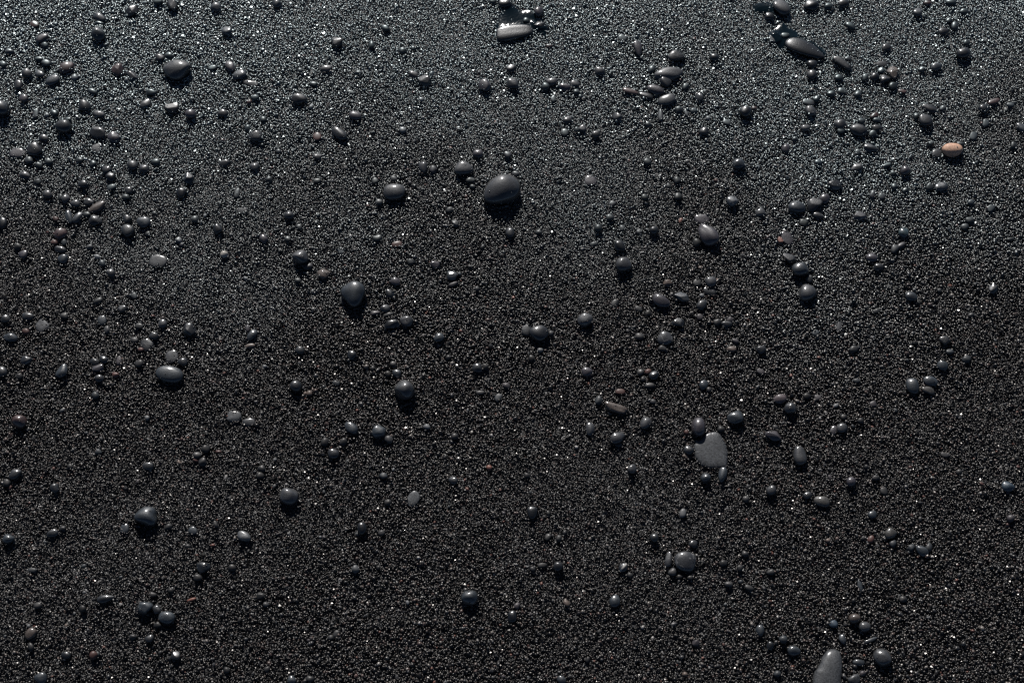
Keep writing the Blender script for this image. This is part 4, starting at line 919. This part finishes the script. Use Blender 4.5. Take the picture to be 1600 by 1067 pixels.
nz = N(t, "ShaderNodeTexNoise"); nz.inputs["Scale"].default_value = 260; nz.inputs["Detail"].default_value = 3
bp = N(t, "ShaderNodeBump"); bp.inputs["Strength"].default_value = .5; bp.inputs["Distance"].default_value = .0006
tc = N(t, "ShaderNodeTexCoord"); t.links.new(tc.outputs["Object"], nz.inputs["Vector"])
t.links.new(nz.outputs[0], bp.inputs["Height"]); t.links.new(bp.outputs[0], b.inputs["Normal"])
def stone_gap(X, Y):
    """Distance (mm) from the nearest sizeable stone's outline near the pools."""
    D = np.full(X.shape, 1e3)
    for (x, y, L, W, Hh, z0, yaw, tone, sh, label) in STONES:
        if y < 1120 or math.sqrt(L * W) < 7: continue
        c, s = math.cos(R(yaw)), math.sin(R(yaw))
        u = (X - x) * c + (Y - y) * s; w = -(X - x) * s + (Y - y) * c
        q = np.sqrt((u / (L / 2)) ** 2 + (w / (W / 2)) ** 2)
        D = np.minimum(D, (q - 1) * min(L, W) / 2)
    return D
def edge_gap(poly, X, Y):
    q = resample(poly, 90); D = np.full(X.shape, 1e9)
    for a in q: D = np.minimum(D, np.hypot(X - a[0], Y - a[1]))
    return D
for poly in POOLS:
    q = resample(poly, 160, 3); lo, hi = q.min(0), q.max(0)
    xs = np.arange(lo[0], hi[0], .8); ys = np.arange(lo[1], hi[1], .8)
    X, Y = np.meshgrid(xs, ys)
    I = inside([tuple(a) for a in q], X, Y)
    e = edge_gap(poly, X, Y); sg = stone_gap(X, Y)
    Z = .5 - 2.0 * np.exp(-e / 4.0) + 2.8 * np.exp(-np.maximum(sg, 0) / 3.6) * (1 - np.exp(-e / 3.0))
    idx = np.full(X.shape, -1); ok = np.argwhere(I); idx[I] = np.arange(len(ok))
    V = np.c_[X[I], Y[I], Z[I]]; c = V.mean(0); c[2] = 0
    F = []
    for a, bb in ok:
        if a + 1 < X.shape[0] and bb + 1 < X.shape[1]:
            k = (idx[a, bb], idx[a, bb + 1], idx[a + 1, bb + 1], idx[a + 1, bb])
            if min(k) >= 0: F.append(k)
    link('water', fast_mesh('water', (V - c) * .001, np.array(F, np.int32)), mw, kind='structure', loc=tuple(c * .001))

# ------------------------------------------------------------------ the beach: base sheet, grains, gravel
mb, t, b = new_mat("wet_black_sand")
tc = N(t, "ShaderNodeTexCoord")
vo = N(t, "ShaderNodeTexVoronoi"); vo.inputs["Scale"].default_value = 420
t.links.new(tc.outputs["Object"], vo.inputs["Vector"])
cr = N(t, "ShaderNodeValToRGB"); cr.color_ramp.elements[0].color = (.006, .006, .007, 1); cr.color_ramp.elements[1].color = (.035, .034, .034, 1)
sp = N(t, "ShaderNodeSeparateColor"); t.links.new(vo.outputs["Color"], sp.inputs[0]); t.links.new(sp.outputs[0], cr.inputs[0])
t.links.new(cr.outputs[0], b.inputs["Base Color"])
b.inputs["Roughness"].default_value = .4
bp = N(t, "ShaderNodeBump"); bp.inputs["Strength"].default_value = 1.0; bp.inputs["Distance"].default_value = .002; bp.invert = True
t.links.new(vo.outputs["Distance"], bp.inputs["Height"]); t.links.new(bp.outputs[0], b.inputs["Normal"])
B = 60.0
sheet = link('beach', fast_mesh('beach', np.array([(-B, -B, 0), (B, -B, 0), (B, B, 0), (-B, B, 0)]), np.array([(0, 1, 2, 3)], np.int32)), mb,
             kind='structure', loc=(0, 0, -.0034))

def tints(n, g, pale=1.0):
    u = g.random(n); c = np.empty((n, 4), np.float32); c[:, 3] = 1
    base = g.uniform(.002, .010, n)
    c[:, 0] = base * 1.06; c[:, 1] = base * .99; c[:, 2] = base * .96
    def put(m, lo, hi, ratio):
        k = g.uniform(lo, hi, n)[:, None] * np.array(ratio)[None, :]
        c[m, :3] = k[m]
    put((u > .74) & (u <= .88), .015, .035, (1, 1, 1.02))
    put((u > .88) & (u <= .945), .02, .05, (1, .72, .64))
    put((u > .945) & (u <= .975), .04, .10, (1, .90, .82))
    put((u > .975) & (u <= .979), .06, .12, (1, .5, .4))
    put(u > .9975, .12, .25, (1, .95, .9))
    return c

def grain_field():
    SP = .00245
    y0, y1 = .22, 1.42
    pts = []
    ys = np.arange(y0, y1, SP * .88)
    for k, yy in enumerate(ys):
        half = .53 + .26 * (yy - y0) / (y1 - y0) + .10
        xs = np.arange(-half, half, SP) + (SP / 2 if k % 2 else 0)
        pts.append(np.c_[xs, np.full(len(xs), yy)])
    P = np.vstack(pts); n = len(P)
    P += rng.normal(0, SP * .30, P.shape)
    rad = np.clip(rng.lognormal(math.log(.00130), .29, n), .0008, .0029)
    rad *= 1 + .16 * np.sin(P[:, 0] * 6.1 + 2 * np.sin(P[:, 1] * 4.3 + .5)) * np.sin(P[:, 1] * 7.7 + 2.2 * np.sin(P[:, 0] * 3.1))
    z = rng.normal(-.0011, .0009, n)
    # gentle swells and hollows left by the backwash
    z += .0009 * np.sin(P[:, 0] * 23 + 3 * np.sin(P[:, 1] * 9)) * np.sin(P[:, 1] * 31 + 2 * np.sin(P[:, 0] * 7))
    z += .0007 * np.sin(P[:, 0] * 71 + 4 * np.sin(P[:, 1] * 17)) * np.sin(P[:, 1] * 83 + 3 * np.sin(P[:, 0] * 29))
    X, Y = P[:, 0] * 1000, P[:, 1] * 1000
    for poly in POOLS:
        m = np.flatnonzero(inside(poly, X, Y)); e = edge_gap(poly, X[m], Y[m])
        z[m[rng.random(len(m)) < .95 * (1 - np.exp(-(e / 4.5) ** 2))]] -= .006
    # ground settles a little in front of, and heaps behind, the bigger stones
    for (x, y, L, W, Hh, z0, yaw, tone, sh, label) in STONES:
        s = math.sqrt(L * W)
        if s < 16 or sh in 'fs': continue
        d = np.hypot(X - x, (Y - y)); m = d < s * 1.3
        z[m] += .0016 * np.exp(-((d[m] - s * .55) / (s * .22)) ** 2) * np.clip((Y[m] - y) / s + .3, -.5, 1)
    keep = np.ones(n, bool)
    for poly in (SLAB_A, SLAB_B):
        q = np.array(poly); c = q.mean(0); keep &= ~inside([tuple(c + (a - c) * .95) for a in q], X, Y)
        rim = np.flatnonzero(inside([tuple(c + (a - c) * 1.03) for a in q], X, Y)); z[rim] += .0010 * rng.random(len(rim)) ** 1.5
    for (x, y, L, W, Hh, z0, yaw, tone, sh, label) in STONES:
        c, s = math.cos(R(yaw)), math.sin(R(yaw)); m = np.abs(X - x) + np.abs(Y - y) < L * 1.2
        u = (X[m] - x) * c + (Y[m] - y) * s; w = -(X[m] - x) * s + (Y[m] - y) * c
        k = .6 if sh in 'fs' else .72
        q = (u / (L / 2)) ** 2 + (w / (W / 2)) ** 2; ix = np.flatnonzero(m)
        keep[ix[q < k]] = False
        gap = (np.sqrt(q) - 1) * min(L, W) / 2           # grains banked up against the pebble
        z[ix] += .0017 * np.exp(-(gap / 1.8) ** 2) * rng.random(len(ix)) * min(1, L / 14)
    P, rad, z = P[keep], rad[keep], z[keep]
    # loose grains stranded on the bigger stones
    S = np.array(STUCK); P = np.vstack([P, S[:, :2]]); z = np.r_[z, S[:, 2]]; rad = np.r_[rad, rng.uniform(.0006, .0011, len(S))]; n = len(P)
    d, f = ICO[1]
    # only the upper part of each grain can ever be seen
    f = f[d[f].mean(1)[:, 2] > -.5]
    used = np.unique(f); remap = np.full(len(d), -1); remap[used] = np.arange(len(used)); d = d[used]; f = remap[f]
    nv, nf = len(d), len(f)
    sc = rad[:, None] * np.c_[rng.uniform(.75, 1.45, n), rng.uniform(.75, 1.1, n), rng.uniform(.6, 1.0, n) * (1 - .3 * np.clip((P[:, 1] - .9) / .3, 0, 1))]
    V = d[None] * sc[:, None, :] * rng.uniform(.82, 1.15, (n, nv, 1))
    # tilt and turn every grain
    wetness = np.clip((P[:, 1] - .9) / .3, 0, 1)
    tx = rng.normal(0, .35, n) * (1 - .5 * wetness); a = rng.uniform(0, 6.2832, n)
    cy, sy = np.cos(tx)[:, None], np.sin(tx)[:, None]
    yy = V[:, :, 1] * cy - V[:, :, 2] * sy; zz = V[:, :, 1] * sy + V[:, :, 2] * cy
    ca, sa = np.cos(a)[:, None], np.sin(a)[:, None]
    xx = V[:, :, 0] * ca - yy * sa; yy = V[:, :, 0] * sa + yy * ca
    V[:, :, 0] = xx + P[:, 0, None]; V[:, :, 1] = yy + P[:, 1, None]; V[:, :, 2] = zz + z[:, None]
    F = (f[None] + (np.arange(n) * nv)[:, None, None]).reshape(-1, 3)
    return V.reshape(-1, 3), F, np.repeat(tints(n, rng), nv, 0), np.repeat(rng.random(n) < .88, nf)

def add_tint(me, c):
    a = me.attributes.new("tint", 'FLOAT_COLOR', 'POINT'); a.data.foreach_set("color", np.ascontiguousarray(c, np.float32).ravel())

V, F, C, sm = grain_field()
me = fast_mesh('black_sand', V, F); add_tint(me, C)
me.polygons.foreach_set("use_smooth", sm)
link('black_sand', me, M_GRAIN, "wet coarse black sand with glinting grains", "sand", kind='stuff')

TCOL = {'k': (.011, .012, .013), 'd': (.022, .0235, .026), 'g': (.06, .061, .064), 'b': (.043, .052, .06), 'p': (.062, .055, .062),
        'r': (.11, .05, .043), 'o': (.28, .12, .09), 't': (.16, .12, .1), 'u': (.1, .095, .085), 'l': (.19, .195, .2), 's': (.1, .105, .11),
        'B': (.045, .07, .1), 'c': (.06, .09, .1), 'm': (.15, .12, .12), 'w': (.5, .47, .42)}
def gravel():
    g = np.random.default_rng(55); Vs, Fs, Cs = [], [], []; n0 = 0
    items = [tuple(s) for s in SMALL]
    for k in range(2600):                    # grit a little bigger than the sand
        y = g.uniform(230, 1400); half = (.53 + .26 * (y - 220) / 1200) * 1000 + 90
        x = g.uniform(-half, half)
        if g.random() < .35 and x > 0: continue
        L = min(3.0 * math.exp(abs(g.normal(0, .34))), 8.0); W = L * g.uniform(.6, .95)
        t = g.choice(list('kkkdddddddggbbpprtl'), p=None)
        if t in 'tlo' and g.random() < .4: t = 'd'
        items.append((x, y, L, W, W * g.uniform(.5, .8), g.uniform(-.3, .6), g.uniform(-180, 180), t, '-'))
    for (x, y, L, W, Hh, z0, yaw, tone, sh) in items:
        v, f = shape(L, W, Hh, sh, g, 3 if L > 8 else 2)
        v = rot2(v, R(yaw)) + np.array([x, y, z0]) * .001
        Vs.append(v); Fs.append(f + n0); n0 += len(v)
        c = np.array(TCOL[tone]) * ALB * g.uniform(.75, 1.25); Cs.append(np.repeat([[*c, 1]], len(v), 0))
    return np.vstack(Vs), np.vstack(Fs), np.vstack(Cs)
V, F, C = gravel()
me = fast_mesh('gravel', V, F); add_tint(me, C)
link('gravel', me, M_GRIT, "tiny dark pebbles and grit strewn through the sand", "gravel", kind='stuff')
